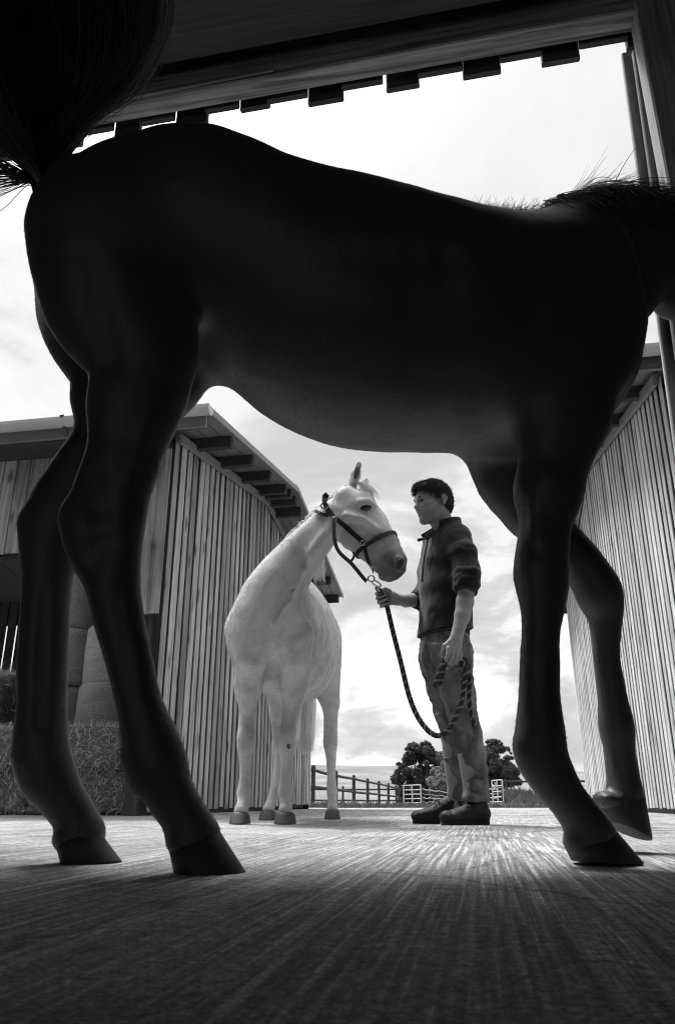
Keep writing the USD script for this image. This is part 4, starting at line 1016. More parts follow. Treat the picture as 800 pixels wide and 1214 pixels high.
for leg in (FR, FL, HR, HL):
    wf.chain(refine(leg[:3]), k=0.08, inner=0.005)
    wf.chain(refine(leg[2:]), k=0.015, inner=0.003)
for c, Y in (((291, 877), 4.075), ((340, 882), 4.065)):
    wf.ball(P(*c, Y), (0.028, 0.018, 0.035), k=0.02)
wf.noise(0.0035, 9.0, 31)
wl = np.array([P(338, 977, 4.3)[0], 4.55, float(gz(4.55))])
white = thing('horse', 'white horse in a dark halter facing us beside the man, head turned to him', 'horse', wl)
wmesh = wf.mesh(1)
wbody = obj('body', local(wmesh, wl), M['white_coat'], white, smooth=True)
fur_curves('coat_hair', *fur(wmesh, 80000, 0.010, 0.0010, WE * .5 - UP, 95), M['white_coat'], wbody, wl)
def foot(px, Y, w, m):
    c = P(px, 968, Y)
    z = float(gz(Y)) + 0.003
    x = c[0]
    return hoof_mesh(np.array([x, Y - 0.085, z]), np.array([x, Y + 0.045, z]), np.array([x, Y - 0.048, z + 0.058]), np.array([x, Y + 0.048, z + 0.036]), WX, w * 0.82, w)
for px, Y, w in ((285, 4.09, .054), (338.5, 4.08, .056), (317.5, 4.91, .054), (394, 5.13, .052)):
    obj('hoof', local(foot(px, Y, w, None), wl), M['grey_hoof'], white, smooth=40)
def ellip(c, r, n=2, Mx=None):
    s = trimesh.creation.icosphere(n)
    v = s.vertices * np.asarray(r)
    if Mx is not None:
        v = v @ np.asarray(Mx)
    return trimesh.Trimesh(v + c, s.faces, process=False)
camdir = lambda px, py: unit(P(px, py, 1.0) - np.array([0, 0, CAM_H]))
def onw(px, py, lift=0.0):
    d = camdir(px, py)
    h = wf.hit(np.array([0, 0, CAM_H]) + d * 3.2, d)
    n = wf.grad(h)
    return h + n * lift, n
def framed(n, up_):
    n = unit(n)
    a = unit(np.asarray(up_, float) - n * np.dot(up_, n))
    return np.array([np.cross(a, n), n, a])
e_, n_ = onw(433.5, 602)
fr_ = framed(n_, [-.25, 0, 1])
obj('eyelid', local(ellip(e_ - n_ * 0.004, (0.034, 0.012, 0.024), 3, fr_), wl), M['nostril'], white, smooth=True)
obj('eye', local(ellip(e_ - n_ * 0.006, (0.021, 0.0185, 0.0175), 3, fr_), wl), M['eye'], white, smooth=True)
e_, n_ = onw(474.3, 668)
obj('nostril', local(ellip(e_ + np.array([0, .003, 0]), (0.017, 0.007, 0.030), 3, framed(n_, [.35, 0, 1])), wl), M['dark_hoof'], white, smooth=True)
e_, n_ = onw(342, 885)
obj('knee_scab', local(ellip(e_, (0.013, 0.004, 0.018), 2, framed(n_, UP)), wl), M['scab'], white, smooth=True)
obj('ear_lining', local(ellip(P(422.8, 560, 3.872), (0.015, 0.008, 0.042), 2, framed([0.1, -1, 0], [.22, 0, 1])), wl), M['ear_in'], white, smooth=True)
# mane, forelock and tail
cr = [P(x, y, Y) for x, y, Y in ((330, 648, 4.06), (345, 631, 4.03), (362, 614, 4.01), (380, 598, 3.98), (398, 584, 3.96), (412, 575, 3.95))]
Sx, Wx = hair(cr, [np.array([.5, .6, .25])] * 6, 420, 0.20, 0.12, 0.0028, grav=0.75, spread=0.22, seed=41)
for i in range(130):                                                    # the ends that hang below the neck on its far side
    a = P(368 + 14 * g_.uniform(), 640 + 14 * g_.uniform(), 4.08)
    Sx.append(np.array([a + np.array([0.02 * t + g_.normal(0, .003) * t, 0, -0.20 * t * (0.8 + 0.2 * (i % 5) / 4)]) for t in np.linspace(0, 1, 8)]))
    Wx.append(np.linspace(0.0030, 0.0012, 8))
curves('mane', [s - wl for s in Sx], Wx, M['white_hair'], white)
Sx, Wx = hair([P(424, 574, 3.9), P(433, 576, 3.92)], [np.array([.55, -.3, .05])] * 2, 160, 0.075, 0.1, 0.0026, grav=1.1, spread=0.12, seed=42)
curves('forelock', [s - wl for s in Sx], Wx, M['white_hair'], white)
tfw = Field([-0.45, 5.2, 0.2], [0.15, 5.75, 1.5], 0.012)
tfw.chain([ws(366, 735, 7, 5.36), ws(364, 780, 10, 5.44), ws(362, 840, 11, 5.48), ws(361, 872, 10.5, 5.46), ws(361, 888, 7, 5.45)], k=0.0)
tfw.noise(0.016, (14, 14, 3), 12)
wt = obj('tail', local(tfw.mesh(2), wl), M['white_hair'], white, smooth=True)
Sx, Wx = [], []
for i in range(700):
    o = g_.normal(0, 1, 3)
    q = [P(365 + o[0] * 2, 760, 5.42), P(363 + o[0] * 4.2, 820, 5.46 + o[1] * .02), P(361.5 + o[0] * 4.6, 865, 5.45 + o[1] * .03), P(361 + o[0] * 4.2 + o[2], 888 + 5 * g_.uniform(-1, 1), 5.44 + o[1] * .03)]
    Sx.append(spline(q, 9) - wl)
    Wx.append(np.linspace(0.003, 0.0014, 9))
curves('tail_hair', Sx, Wx, M['white_hair'], wt)

# ---- the halter
M['halter'] = grey('halter_webbing', [(0, 0.012), (1, 0.03)], scale=(90, 90, 90), rough=0.75, spec=0.3)
M['metal'] = usdkit.material(stage, '/World/Looks/ring_metal', {'p': ('principled_bsdf', {'base_color': G(0.55), 'metallic': 1.0, 'roughness': 0.3})}, [], surface='p.BSDF')
hl = P(425, 640, 3.85)
halter = thing('halter', 'dark webbing halter with metal rings on the head of the white horse', 'halter', hl)
def ribbon(pts, nrm, w, th=0.004):
    pts, nrm = np.asarray(pts, float), np.asarray(nrm, float)
    t = np.gradient(pts, axis=0)
    v, f = [], []
    for p, n, tt in zip(pts, nrm, t):
        b = unit(np.cross(unit(tt), n))
        n = unit(np.cross(b, unit(tt)))
        v += [p - b * w / 2, p - b * w / 2 * .9 + n * th, p + b * w / 2 * .9 + n * th, p + b * w / 2]
    for i in range(len(pts) - 1):
        for k in range(4):
            a, b_ = i * 4 + k, i * 4 + (k + 1) % 4
            f += [[a, b_, b_ + 4], [a, b_ + 4, a + 4]]
    n = 4 * (len(pts) - 1)
    f += [[0, 2, 1], [0, 3, 2], [n, n + 1, n + 2], [n, n + 2, n + 3]]
    m = trimesh.Trimesh(np.array(v), np.array(f), process=False)
    return m
def strap(name, px, w=0.022, n=18, lift=0.002, parent=None):
    q = spline(np.array([[x, y, 0] for x, y in px]), n)
    a = [onw(x, y, lift) for x, y, _ in q]
    pts = np.array([x[0] for x in a])
    for _ in range(2):
        pts[1:-1] = (pts[:-2] + 2 * pts[1:-1] + pts[2:]) / 4
    return obj(name, local(ribbon(pts, [x[1] for x in a], w), hl), M['halter'], parent or halter, smooth=40)
def girdle(name, c, ax, w, lift=0.003, a0=0.0, a1=2 * math.pi, n=36):
    """A strap right round the head in the plane through c across ax."""
    ax = unit(ax)
    e1 = unit(np.cross(ax, [0, 1, 0]))
    e2 = np.cross(ax, e1)
    pts, nr = [], []
    for a in np.linspace(a0, a1, n):
        d = e1 * math.cos(a) + e2 * math.sin(a)
        h = wf.hit(c, d)
        pts.append(h + d * lift)
        nr.append(d)
    return obj(name, local(ribbon(np.array(pts), nr, w), hl), M['halter'], halter, smooth=40)
strap('cheek_strap', [(397, 615), (408, 623), (420, 634), (431, 643)], 0.026)
girdle('noseband', P(450, 644, 3.85), P(466, 668, 3.82) - P(440, 620, 3.87), 0.024)
strap('crown_strap', [(395, 613), (390, 606), (386, 600), (384.5, 592), (388, 586)], 0.026)
strap('crown_strap', [(375, 607), (383, 611), (390, 612)], 0.02, lift=0.010)
strap('chin_strap', [(432, 646), (434, 656), (437, 665), (441, 677)], 0.022)
lp = spline([P(396, 617, 3.80), P(396.5, 632, 3.79), P(400, 650, 3.79), P(408, 660, 3.79), P(416, 667, 3.79), P(427, 680, 3.785), P(435, 689, 3.78)], 26)
obj('throat_strap', local(ribbon(lp, np.tile([-.6, -.6, -.5], (26, 1)), 0.020, 0.008), hl), M['halter'], halter, smooth=40)
obj('keeper_strap', local(tube(spline([P(419, 655, 3.80), P(419.5, 660, 3.79), P(415, 666, 3.79)], 8), 0.007, 8), hl), M['halter'], halter, smooth=True)
def torus(c, R, r, nrm, n=20, sides=8, sq=(1, 1)):
    nrm = unit(nrm)
    a = unit(np.cross(nrm, [0.3, 0.2, 1]))
    b = np.cross(nrm, a)
    t = np.linspace(0, 2 * math.pi, n + 1)
    return tube([c + R * (a * math.cos(x) * sq[0] + b * math.sin(x) * sq[1]) for x in t], r, sides, False)
VIEW = np.array([0, -1, 0.1])
obj('cheek_ring', local(torus(onw(395.5, 616, 0.006)[0], 0.014, 0.0035, VIEW), hl), M['metal'], halter, smooth=True)
obj('ring', local(torus(onw(431.5, 644, 0.008)[0], 0.014, 0.0035, VIEW), hl), M['metal'], halter, smooth=True)
obj('ring', local(torus(P(440, 686, 3.78), 0.016, 0.004, VIEW), hl), M['metal'], halter, smooth=True)
bk = obj('buckle', local(torus(onw(386.3, 602, 0.018)[0], 0.019, 0.0048, VIEW), hl), M['metal'], halter, smooth=True)
c_ = onw(386.3, 602, 0.012)[0]
obj('tongue', local(tube([c_ + [-.014, -.003, .012], c_ + [.014, -.004, -.010]], 0.003, 6), hl), M['metal'], bk, smooth=True)

# ---------------------------------------------------------------- the man
M['skin'] = grey('skin', [(0, 0.19), (0.5, 0.25), (1, 0.31)], scale=(22, 22, 22), rough=0.5, spec=0.35, scale2=(260, 260, 260), stops2=[(0, .92), (1, 1.04)], bump2=0.1, bdist=0.001)
M['hair'] = grey('short_dark_hair', [(0, 0.010), (0.5, 0.03), (1, 0.09)], scale=(110, 110, 110), rough=0.6, spec=0.4, bump=0.8, bdist=0.004)
M['sweater'] = grey('dark_sweater', [(0, 0.007), (0.5, 0.010), (1, 0.015)], scale=(9, 9, 9), rough=0.9, spec=0.1, sheen=0.18, sheen_rough=0.5, scale2=(500, 500, 500), stops2=[(0, .8), (1, 1.1)], bump2=0.2, bdist=0.001)
M['jeans'] = grey('jeans', [(0, 0.05), (0.42, 0.09), (0.56, 0.19), (1, 0.34)], scale=(11, 11, 4), rough=0.9, spec=0.1, scale2=(420, 420, 120), stops2=[(0, .7), (1, 1.12)], bump2=0.3, bdist=0.001)
M['boot'] = grey('worn_leather', [(0, 0.005), (0.45, 0.009), (0.62, 0.022), (1, 0.06)], scale=(26, 26, 26), rough=0.65, spec=0.3, bump=0.3, bdist=0.003)
M['sole'] = grey('rubber_sole', [(0, 0.012), (1, 0.03)], scale=(40, 40, 40), rough=0.8)
fd = unit([-0.92, -0.39, 0])                                            # the way he faces
ld = np.array([-fd[1] * 1.0, fd[0], 0])
ld = np.array([0.39, -0.92, 0]) / math.hypot(0.39, 0.92)                # his left, towards us
ml = np.array([P(545, 978, 4.0)[0], 4.0, float(gz(4.0))])
man = thing('person', 'person in a dark sweater, jeans and boots standing with a lead rope in both hands', 'person', ml)
bf = Field([0.12, 3.62, -0.02], [0.86, 4.32, 1.9], 0.0036)
hc = P(513, 596.5, 3.985)
HU = unit(np.array([0, 0, 1.0]) + fd * 0.13)
HF = unit(fd - HU * (fd @ HU))
def hd(x, y, z):
    return hc + HF * x + ld * y + HU * z
HM = np.array([HF, ld, HU])
bf.ball(hd(-.016, 0, .036), (.099, .075, .088), HM, k=0.0)
bf.ball(hd(.03, 0, -.02), (.068, .062, .085), HM, k=0.04)
bf.chain([(hd(.055, 0, -.075), .034), (hd(.074, 0, -.098), .019)], k=0.03)
for s in (-1, 1):
    bf.chain([(hd(-.005, .052 * s, -.055), .02), (hd(.03, .042 * s, -.085), .018), (hd(.072, .008 * s, -.100), .016)], k=0.025)
    bf.chain([(hd(.062, .036 * s, -.022), .024), (hd(.04, .052 * s, -.018), .018)], k=0.025)
    bf.chain([(hd(.086, .014 * s, .024), .012), (hd(.078, .042 * s, .022), .011)], k=0.02)
    bf.ball(hd(.094, .031 * s, .004), (.013, .016, .009), HM, k=0.010, carve=True)
    bf.chain([(hd(-.028, .078 * s, .022), .013, .006), (hd(-.028, .084 * s, .004), .017, .006), (hd(-.020, .078 * s, -.026), .009, .006)], k=0.006, V=ld)
    bf.ball(hd(-.022, .089 * s, .004), (.009, .005, .016), HM, k=0.005, carve=True)
bf.chain([(hd(.090, 0, .018), .010), (hd(.104, 0, -.012), .011), (hd(.110, 0, -.024), .0125)], k=0.014)
for s in (-1, 1):
    bf.ball(hd(.100, .011 * s, -.029), (.011, .008, .008), HM, k=0.01)
bf.chain([(hd(.089, -.018, -.055), .008), (hd(.096, 0, -.050), .010), (hd(.089, .018, -.055), .008)], k=0.012)
bf.chain([(hd(.086, -.014, -.066), .009), (hd(.091, 0, -.067), .010), (hd(.086, .014, -.066), .009)], k=0.012)
bf.chain([(hd(.096, -.026, -.0595), .0035), (hd(.106, 0, -.0585), .004), (hd(.096, .026, -.0595), .0035)], k=0.006, carve=True)
def ms(px, py, Y, r, k=1.0):
    return (P(px, py, Y), r, r * k)
nb = P(530, 634, 4.0)
bf.chain([(hd(-.03, 0, -.05), .055), (hd(-.035, 0, -.10), .054), (nb, .06)], k=0.03)
bf.chain([(nb, .07, .10), ms(530, 650, 4.0, .09, 1.5), ms(528, 700, 4.0, .092, 1.5), ms(527, 760, 4.0, .09, 1.5)], k=0.04, V=ld)
# arms
bf.chain([ms(546, 646, 3.86, .05), ms(552, 672, 3.81, .045), ms(552.5, 700, 3.79, .041), ms(551, 714, 3.775, .043), ms(548, 730, 3.765, .039), ms(543, 748, 3.755, .030), ms(541, 756, 3.75, .029, .85)], k=0.03, V=ld)
bf.chain([ms(515, 646, 4.12, .05), ms(508, 682, 4.16, .043), ms(504, 706, 4.14, .040), ms(494, 711, 4.09, .039), ms(481, 712.5, 4.02, .034), ms(470, 711, 3.965, .028, .9)], k=0.03)
# legs under the jeans
bf.chain([ms(536, 780, 3.92, .075), ms(549, 862, 3.93, .05), ms(560, 940, 3.95, .04), ms(561, 965, 3.95, .035)], k=0.03)
bf.chain([ms(522, 780, 4.08, .075), ms(533, 862, 4.08, .05), ms(540, 940, 4.1, .04), ms(541, 965, 4.1, .035)], k=0.03)
# his right hand closed round the lead rope: palm, four curled fingers, thumb
RA = unit(P(452.0, 697, 3.93) - P(459.5, 722, 3.93))                    # along the rope, upwards
RC = P(455.5, 709, 3.935)
RX, RY = np.array([1.0, 0, 0]), np.array([0, 1.0, 0])
RX = unit(RX - RA * (RX @ RA)); RY = np.cross(RA, RX)
def rh(x, y, z):
    return RC + RX * x + RY * y + RA * z
bf.chain([ms(470, 711, 3.965, .027, .9), (rh(.044, .016, 0), .027, .02), (rh(.02, .028, .004), .030, .014)], k=0.015, V=RY)
bf.chain([(rh(.03, .026, .026), .014), (rh(-.012, .028, .028), .013)], k=0.012)
bf.chain([(rh(.03, .026, -.026), .014), (rh(-.012, .028, -.030), .012)], k=0.012)
for i, z in enumerate((.036, .012, -.012, -.034)):
    r = (.0095, .010, .0098, .0085)[i]
    ln = (0.0, .003, .002, -.004)[i]
    bf.chain([(rh(-.010, .027, z), r + .001), (rh(-.030 - ln, .014, z - .001), r + .0006), (rh(-.030 - ln, -.012, z - .003), r), (rh(-.010, -.026, z - .004), r - .0006), (rh(.008, -.022, z - .003), r - .0016)], k=0.003, inner=0.003)
bf.chain([(rh(.034, .006, .03), .014), (rh(.014, -.018, .040), .011), (rh(-.012, -.030, .036), .0098), (rh(-.026, -.032, .030), .008)], k=0.006, inner=0.004)
# his left hand hanging, back of the hand to us, fingers round the coiled rope
LU = unit(P(541, 756, 3.75) - P(538, 776, 3.735))
LF_ = unit(fd - LU * (fd @ LU)); LO = np.cross(LU, LF_)
LO = LO if LO @ ld > 0 else -LO
LC = P(539.5, 766, 3.742)
def lh(x, y, z):                                                        # forward, outward, up
    return LC + LF_ * x + LO * y + LU * z
bf.chain([ms(541, 756, 3.75, .028, .8), (lh(.0, .0, .012), .034, .017), (lh(.002, .002, -.022), .040, .015)], k=0.015, V=LO)
for i, x in enumerate((.036, .012, -.012, -.034)):
    r = (.0095, .0102, .0098, .0085)[i]
    ln = (0.0, .006, .003, -.006)[i]
    bf.chain([(lh(x, .004, -.028), r + .002), (lh(x * .97, .004, -.060 - ln), r + .0008), (lh(x * .92, -.016, -.082 - ln), r), (lh(x * .9, -.036, -.074 - ln), r - .0008), (lh(x * .9, -.042, -.056), r - .0016)], k=0.004, inner=0.003)
bf.chain([(lh(.026, -.006, .016), .015), (lh(.046, -.016, -.012), .0125), (lh(.046, -.026, -.040), .0105), (lh(.036, -.034, -.062), .0085)], k=0.008, inner=0.005)
for x in (.024, 0, -.023):
    bf.chain([(lh(x, .016, -.026), .0028), (lh(x, .012, -.055), .0032), (lh(x * .95, -.002, -.092), .0034)], k=0.006, carve=True)
obj('body', local(bf.mesh(1), ml), M['skin'], man, smooth=True)
for s in (-1, 1):
    obj('eye', local(ellip(hd(.0815, .031 * s, .002), (.011, .010, .0085)), ml), M['eye'], man, smooth=True)
    obj('eyebrow', local(tube([hd(.098, .014 * s, .020), hd(.096, .030 * s, .026), hd(.082, .050 * s, .022)], [.0045, .006, .003], 6), ml), M['hair'], man, smooth=True)
# hair: short, combed forward, clipped over the ears
hf = Field([hc[0] - .2, hc[1] - .2, hc[2] - .2], [hc[0] + .2, hc[1] + .2, hc[2] + .22], 0.0045)
hf.ball(hd(-.018, 0, .038), (.104, .082, .096), HM, k=0.0)
hf.ball(hd(-.050, 0, -.012), (.062, .066, .062), HM, k=0.03)
hf.chain([(hd(.062, -.038, .080), .019), (hd(.070, 0, .086), .020), (hd(.062, .038, .080), .019)], k=0.04)
hf.ball(hd(.092, 0, -.02), (.070, .12, .082), HM, k=0.025, carve=True)
for s in (-1, 1):
    hf.ball(hd(.050, .085 * s, -.040), (.042, .045, .058), HM, k=0.012, carve=True)
    hf.ball(hd(-.022, .09 * s, -.014), (.022, .035, .040), HM, k=0.008, carve=True)
hf.halfspace(hd(-.05, 0, -.062), -HU + HF * 0.3, 0.02)
hf.noise(0.005, 45.0, 5, 0.03)
hm = obj('hair', local(hf.mesh(1), ml), M['hair'], man, smooth=True)
hv = hf.mesh(0)
pick = g_.choice(len(hv.vertices), 5200)
Sx, Wx = [], []
nrm = hv.vertex_normals
for i in pick:
    p, n = hv.vertices[i], nrm[i]
    if (p - hd(-.02, 0, .03)) @ n < 0.03:
        continue
    d = unit(n * 0.6 + HF * 0.8 + HU * (-0.2) + g_.normal(0, .35, 3))
    Sx.append(np.array([p, p + d * .008, p + d * .017 + HF * .004]) - ml)
    Wx.append(np.array([.0022, .0018, .0008]))
curves('hair_strands', Sx, Wx, M['hair'], hm)
# sweater
sf = Field([0.1, 3.62, 0.78], [1.0, 4.36, 1.68], 0.006)
sf.chain([(P(531, 628, 4.0), .062, .075), ms(532, 641, 4.0, .092, 1.75), ms(530, 668, 4.0, .120, 1.45), ms(528, 698, 4.0, .118, 1.42), ms(527, 728, 4.0, .116, 1.42), ms(527, 752, 4.0, .120, 1.42), ms(527, 775, 4.0, .122, 1.42)], k=0.0, V=ld)
sf.halfspace(P(527, 751, 4.0), np.array([0, 0, -1.0]) + fd * -0.12, 0.006)
sleeve = Field([0.1, 3.55, 0.9], [1.0, 4.36, 1.68], 0.006)
sleeve.f[:] = 9
sleeve.chain([ms(543, 641, 3.88, .066), ms(550, 655, 3.83, .064), ms(553, 675, 3.80, .059), ms(553.5, 692, 3.785, .056), ms(552, 712, 3.775, .056)], k=0.0)
for j, (yy, rr) in enumerate(((680, .064), (688, .066), (696, .067))):
    sleeve.chain([ms(546 + .5 * j, yy + 1.5, 3.735, .011), ms(560 + .5 * j, yy - 2, 3.745, .011)], k=0.03)
    for a_ in np.linspace(0, 2 * math.pi, 25)[:-1]:
        sleeve.chain([(P(553, yy, 3.785) + np.array([(rr - .014) * math.cos(a_), (rr - .014) * math.sin(a_), .006 * math.sin(a_ * 2 + j)]), .013)], k=0.02)
sleeve.halfspace(P(554.5, 703, 3.78), LU * -1.0 + np.array([0.05, 0, 0]), 0.008)
sleeve.chain([ms(515, 643, 4.12, .066), ms(509, 680, 4.155, .060), ms(505, 704, 4.14, .056), ms(498, 710, 4.105, .052), ms(493.5, 711.5, 4.085, .049)], k=0.01)
sleeve.noise(0.010, 16.0, 17, 0.04)
sl_, g0 = sf.sub(sf.lo, sf.lo + sf.h * sf.n)
from scipy.interpolate import RegularGridInterpolator
pts = np.argwhere(np.ones(sf.n, bool)) * sf.h + sf.lo
sv = sleeve.at(pts).reshape(sf.n).astype(np.float32)
inside = ((pts >= sleeve.lo) & (pts <= sleeve.lo + sleeve.h * (sleeve.n - 1))).all(1).reshape(sf.n)
sv[~inside] = 9
sf.f = Field.smin(sf.f, sv, 0.035)
sf.noise(0.010, (9, 9, 5), 23, 0.05)
sf.noise(0.003, (26, 26, 15), 24, 0.04)
# stand-up collar with an open zip
for a in np.linspace(0.55, 2 * math.pi - 0.55, 40):
    c = P(529, 626, 3.995) + fd * (.070 * math.cos(a) - .004) + ld * .066 * math.sin(a) + np.array([0, 0, -.018 * math.cos(a)])
    sf.chain([(c, .010), (c + np.array([0, 0, .032]), .0085)], k=0.012)
sw = obj('sweater', local(sf.mesh(1), ml), M['sweater'], man, smooth=True)
for s, (x, y) in ((1, (507, 637)), (-1, (503, 636))):
    a = P(514, 629, 3.90 if s > 0 else 3.98)
    obj('collar_flap', local(cat([bar(a, P(x - 2, y + 1, 3.86 if s > 0 else 3.96), UP, .034, .007, .003)]), ml), M['sweater'], sw)
obj('zip_pull', local(tube([P(504, 638, 3.86), P(499, 639.5, 3.85), P(495, 640.5, 3.85)], [.006, .008, .009], 8), ml), M['sole'], sw, smooth=True)
obj('zip', local(tube(spline([P(507, 640, 3.86), P(504, 655, 3.85), P(501.5, 672, 3.845), P(500.5, 690, 3.85)], 12), .005, 6), ml), M['sole'], sw, smooth=True)
# jeans
jf = Field([0.1, 3.66, -0.02], [1.0, 4.34, 1.05], 0.0055)
jf.chain([ms(527, 745, 4.0, .106, 1.4), ms(527, 775, 4.0, .116, 1.38), ms(528, 788, 4.0, .105, 1.4)], k=0.0, V=ld)
nl = [ms(537, 782, 3.915, .096), ms(543, 820, 3.92, .082), ms(549, 850, 3.925, .073), ms(554, 872, 3.93, .066), ms(560, 893, 3.935, .062), ms(564, 915, 3.945, .056), ms(564.5, 932, 3.95, .058), ms(564, 944, 3.95, .066)]
fl_ = [ms(519, 782, 4.075, .092), ms(524, 815, 4.08, .078), ms(531, 845, 4.08, .068), ms(537, 870, 4.085, .060), ms(541, 895, 4.09, .054), ms(543, 918, 4.095, .050), ms(544, 934, 4.1, .052), ms(544, 943, 4.1, .054)]
jf.chain(nl, k=0.03)
jf.chain(fl_, k=0.02)
jf.halfspace(P(550, 950, 3.98), [0, 0, -1.0], 0.004)
for (a, b, Y, up_) in (((537, 850), (556, 868), 3.855, 1), ((541, 860), (556, 872), 3.855, 0), ((538, 838), (560, 846), 3.85, 0), ((558, 905), (570, 912), 3.885, 1), ((555, 915), (574, 921), 3.89, 0), ((553, 926), (576, 929), 3.885, 1), ((552, 935), (577, 938), 3.89, 0), ((534, 800), (551, 795), 3.82, 0), ((530, 795), (548, 788), 3.82, 1),
                       ((520, 848), (535, 862), 4.02, 1), ((528, 900), (540, 915), 4.04, 1), ((532, 925), (546, 930), 4.04, 0), ((506, 770), (514, 800), 3.93, 0), ((512, 765), (524, 800), 3.88, 1)):
    jf.chain([ms(*a, Y, .010), ms(*b, Y, .008)], k=0.03, carve=not up_)
jf.noise(0.012, (20, 20, 12), 29, 0.04)
jf.noise(0.006, (40, 40, 30), 30, 0.04)
je = obj('jeans', local(jf.mesh(1), ml), M['jeans'], man, smooth=True)
obj('seam', local(tube(spline([P(509, 762, 3.865), P(513, 780, 3.86), P(520, 797, 3.855)], 10), .003, 5), ml), M['jeans'], je, smooth=True)
obj('belt', local(ribbon(np.array([P(527, 752, 4.0) + fd * .113 * math.cos(a) + ld * .155 * math.sin(a) for a in np.linspace(0, 2 * math.pi, 33)]), [fd * math.cos(a) + ld * math.sin(a) for a in np.linspace(0, 2 * math.pi, 33)], .03, .004), ml), M['sole'], je, smooth=40)
# boots
def boot(heel_px, toe_px, Y, dirx, ank, seed):
    z = float(gz(Y))
    hx, tx = P(heel_px, 978, Y)[0], P(toe_px, 978, Y)[0]
    d = unit([-1.0, dirx, 0])
    h0 = np.array([hx - .02, Y, z])
    L = hx - tx
    w = np.array([-d[1], d[0], 0])
    f = Field([tx - .06, Y - .14, z - .01], [hx + .06, Y + .14, z + .22], 0.0045)
    q = lambda s, zz, o=0.0: h0 + d * (s * L) + w * o + np.array([0, 0, zz])
    f.chain([(q(.06, .042), .036, .036), (q(.35, .042), .036, .035), (q(.62, .038), .032, .042), (q(.85, .034), .028, .042)], k=0.0, V=w)
    f.chain([(q(.10, .06), .036, .036), (q(.10, .09), .034, .034), (ank, .036, .038)], k=0.03, V=w)
    f.chain([(q(.24, .080), .030, .033), (q(.50, .054), .025, .035), (q(.68, .044), .022, .038)], k=0.02, V=w)
    f.ball(q(.85, .036), (.036, .044, .029), np.array([d, w, [0, 0, 1]]), k=0.006)
    f.halfspace(q(0, .018), [0, 0, -1], 0.003)
    f.noise(0.004, 40, seed, 0.03)
    b_ = obj('boot', local(f.mesh(1), ml), M['boot'], man, smooth=True)
    out = []
    for t in np.linspace(0, 2 * math.pi, 28, endpoint=False):
        s = 0.46 + 0.54 * math.cos(t) * 1.0
        wd = .037 + .012 * np.clip((s - .45) * 2.2, 0, 1) - .006 * math.exp(-((s - .35) / .15) ** 2)
        out.append((s, wd * np.sign(math.sin(t)) * abs(math.sin(t)) ** 0.6))
    n = len(out)
    v = [q(s, zz, o) for zz in (.002, .022) for s, o in out]
    fc = [[i, (i + 1) % n, n + (i + 1) % n] for i in range(n)] + [[i, n + (i + 1) % n, n + i] for i in range(n)] + [[0, i + 1, i] for i in range(1, n - 1)] + [[n, n + i, n + i + 1] for i in range(1, n - 1)]
    m = trimesh.Trimesh(np.array(v), np.array(fc), process=False)
    m.fix_normals()
    obj('boot_sole', local(m, ml), M['sole'], b_)
    for i in range(4):
        s = .36 + .07 * i
        c = q(s, .108 - .016 * i)
        obj('lace', local(tube([c - w * .022 + d * .006, c + np.array([0, 0, .006]), c + w * .022 - d * .006], .0035, 6), ml), M['sole'], b_, smooth=True)
boot(581, 526, 3.93, -0.10, P(564, 951, 3.945), 3)
boot(541, 494, 4.10, 0.06, P(543, 951, 4.10), 4)

# ---- the lead rope: three twisted strands
M['rope_dark'] = grey('rope_dark', [(0, 0.012), (1, 0.035)], scale=(200, 200, 200), rough=0.9)
M['rope_light'] = grey('rope_light', [(0, 0.09), (1, 0.17)], scale=(200, 200, 200), rough=0.9)
rl = P(470, 760, 3.9)
rope = thing('lead_rope', 'thick two tone twisted lead rope hanging in a loop between halter and hand', 'rope', rl)
def twist(path, r, turns_per_m, parent=rope):
    path = np.asarray(path, float)
    seg = np.linalg.norm(np.diff(path, axis=0), axis=1)
    s = np.concatenate([[0], np.cumsum(seg)])
    n = int(s[-1] / 0.006)
    u = np.linspace(0, s[-1], n)
    p = np.stack([np.interp(u, s, path[:, k]) for k in range(3)], 1)
    t = np.gradient(p, axis=0)
    t /= np.linalg.norm(t, axis=1, keepdims=True)
    a = unit(np.cross(t[0], [0.3, 1, 0.2]))
    A = []
    for ti in t:
        a = unit(a - ti * (a @ ti))
        A.append(a)
    A = np.array(A)
    B = np.cross(t, A)
    for k in range(3):
        ph = 2 * math.pi * (u * turns_per_m + k / 3)
        q = p + r * 0.54 * (np.cos(ph)[:, None] * A + np.sin(ph)[:, None] * B)
        obj('strand', local(tube(q, r * 0.56, 7), rl), M['rope_light'] if k == 1 else M['rope_dark'], parent, smooth=True)
main = spline([P(447, 697, 3.80), P(451, 702, 3.88), RC, P(459, 720, 3.93), P(466, 750, 3.90), P(475, 785, 3.86), P(484, 822, 3.82), P(494, 848, 3.78), P(507, 866, 3.74), P(518, 872.5, 3.72), P(528, 869, 3.71), P(538, 855, 3.71), P(546, 836, 3.72), P(550, 812, 3.73), P(551, 790, 3.735), lh(-.028, -.022, -.068), lh(.0, -.024, -.062)], 160)
twist(main, 0.0125, 24)
b1 = spline([lh(-.01, -.026, -.056), lh(.034, -.024, -.066), P(524, 790, 3.73), P(517.5, 806, 3.73), P(515.5, 812.5, 3.735), P(519, 812, 3.75), P(525, 796, 3.76), lh(.028, -.03, -.075), lh(.0, -.03, -.06)], 70)
twist(b1, 0.0125, 24)
b2 = spline([lh(.0, -.028, -.062), lh(-.036, -.024, -.070), P(554.5, 796, 3.75), P(556, 822, 3.77), P(558, 845, 3.80), P(562.5, 861, 3.81)], 60)
twist(b2, 0.0110, 24)
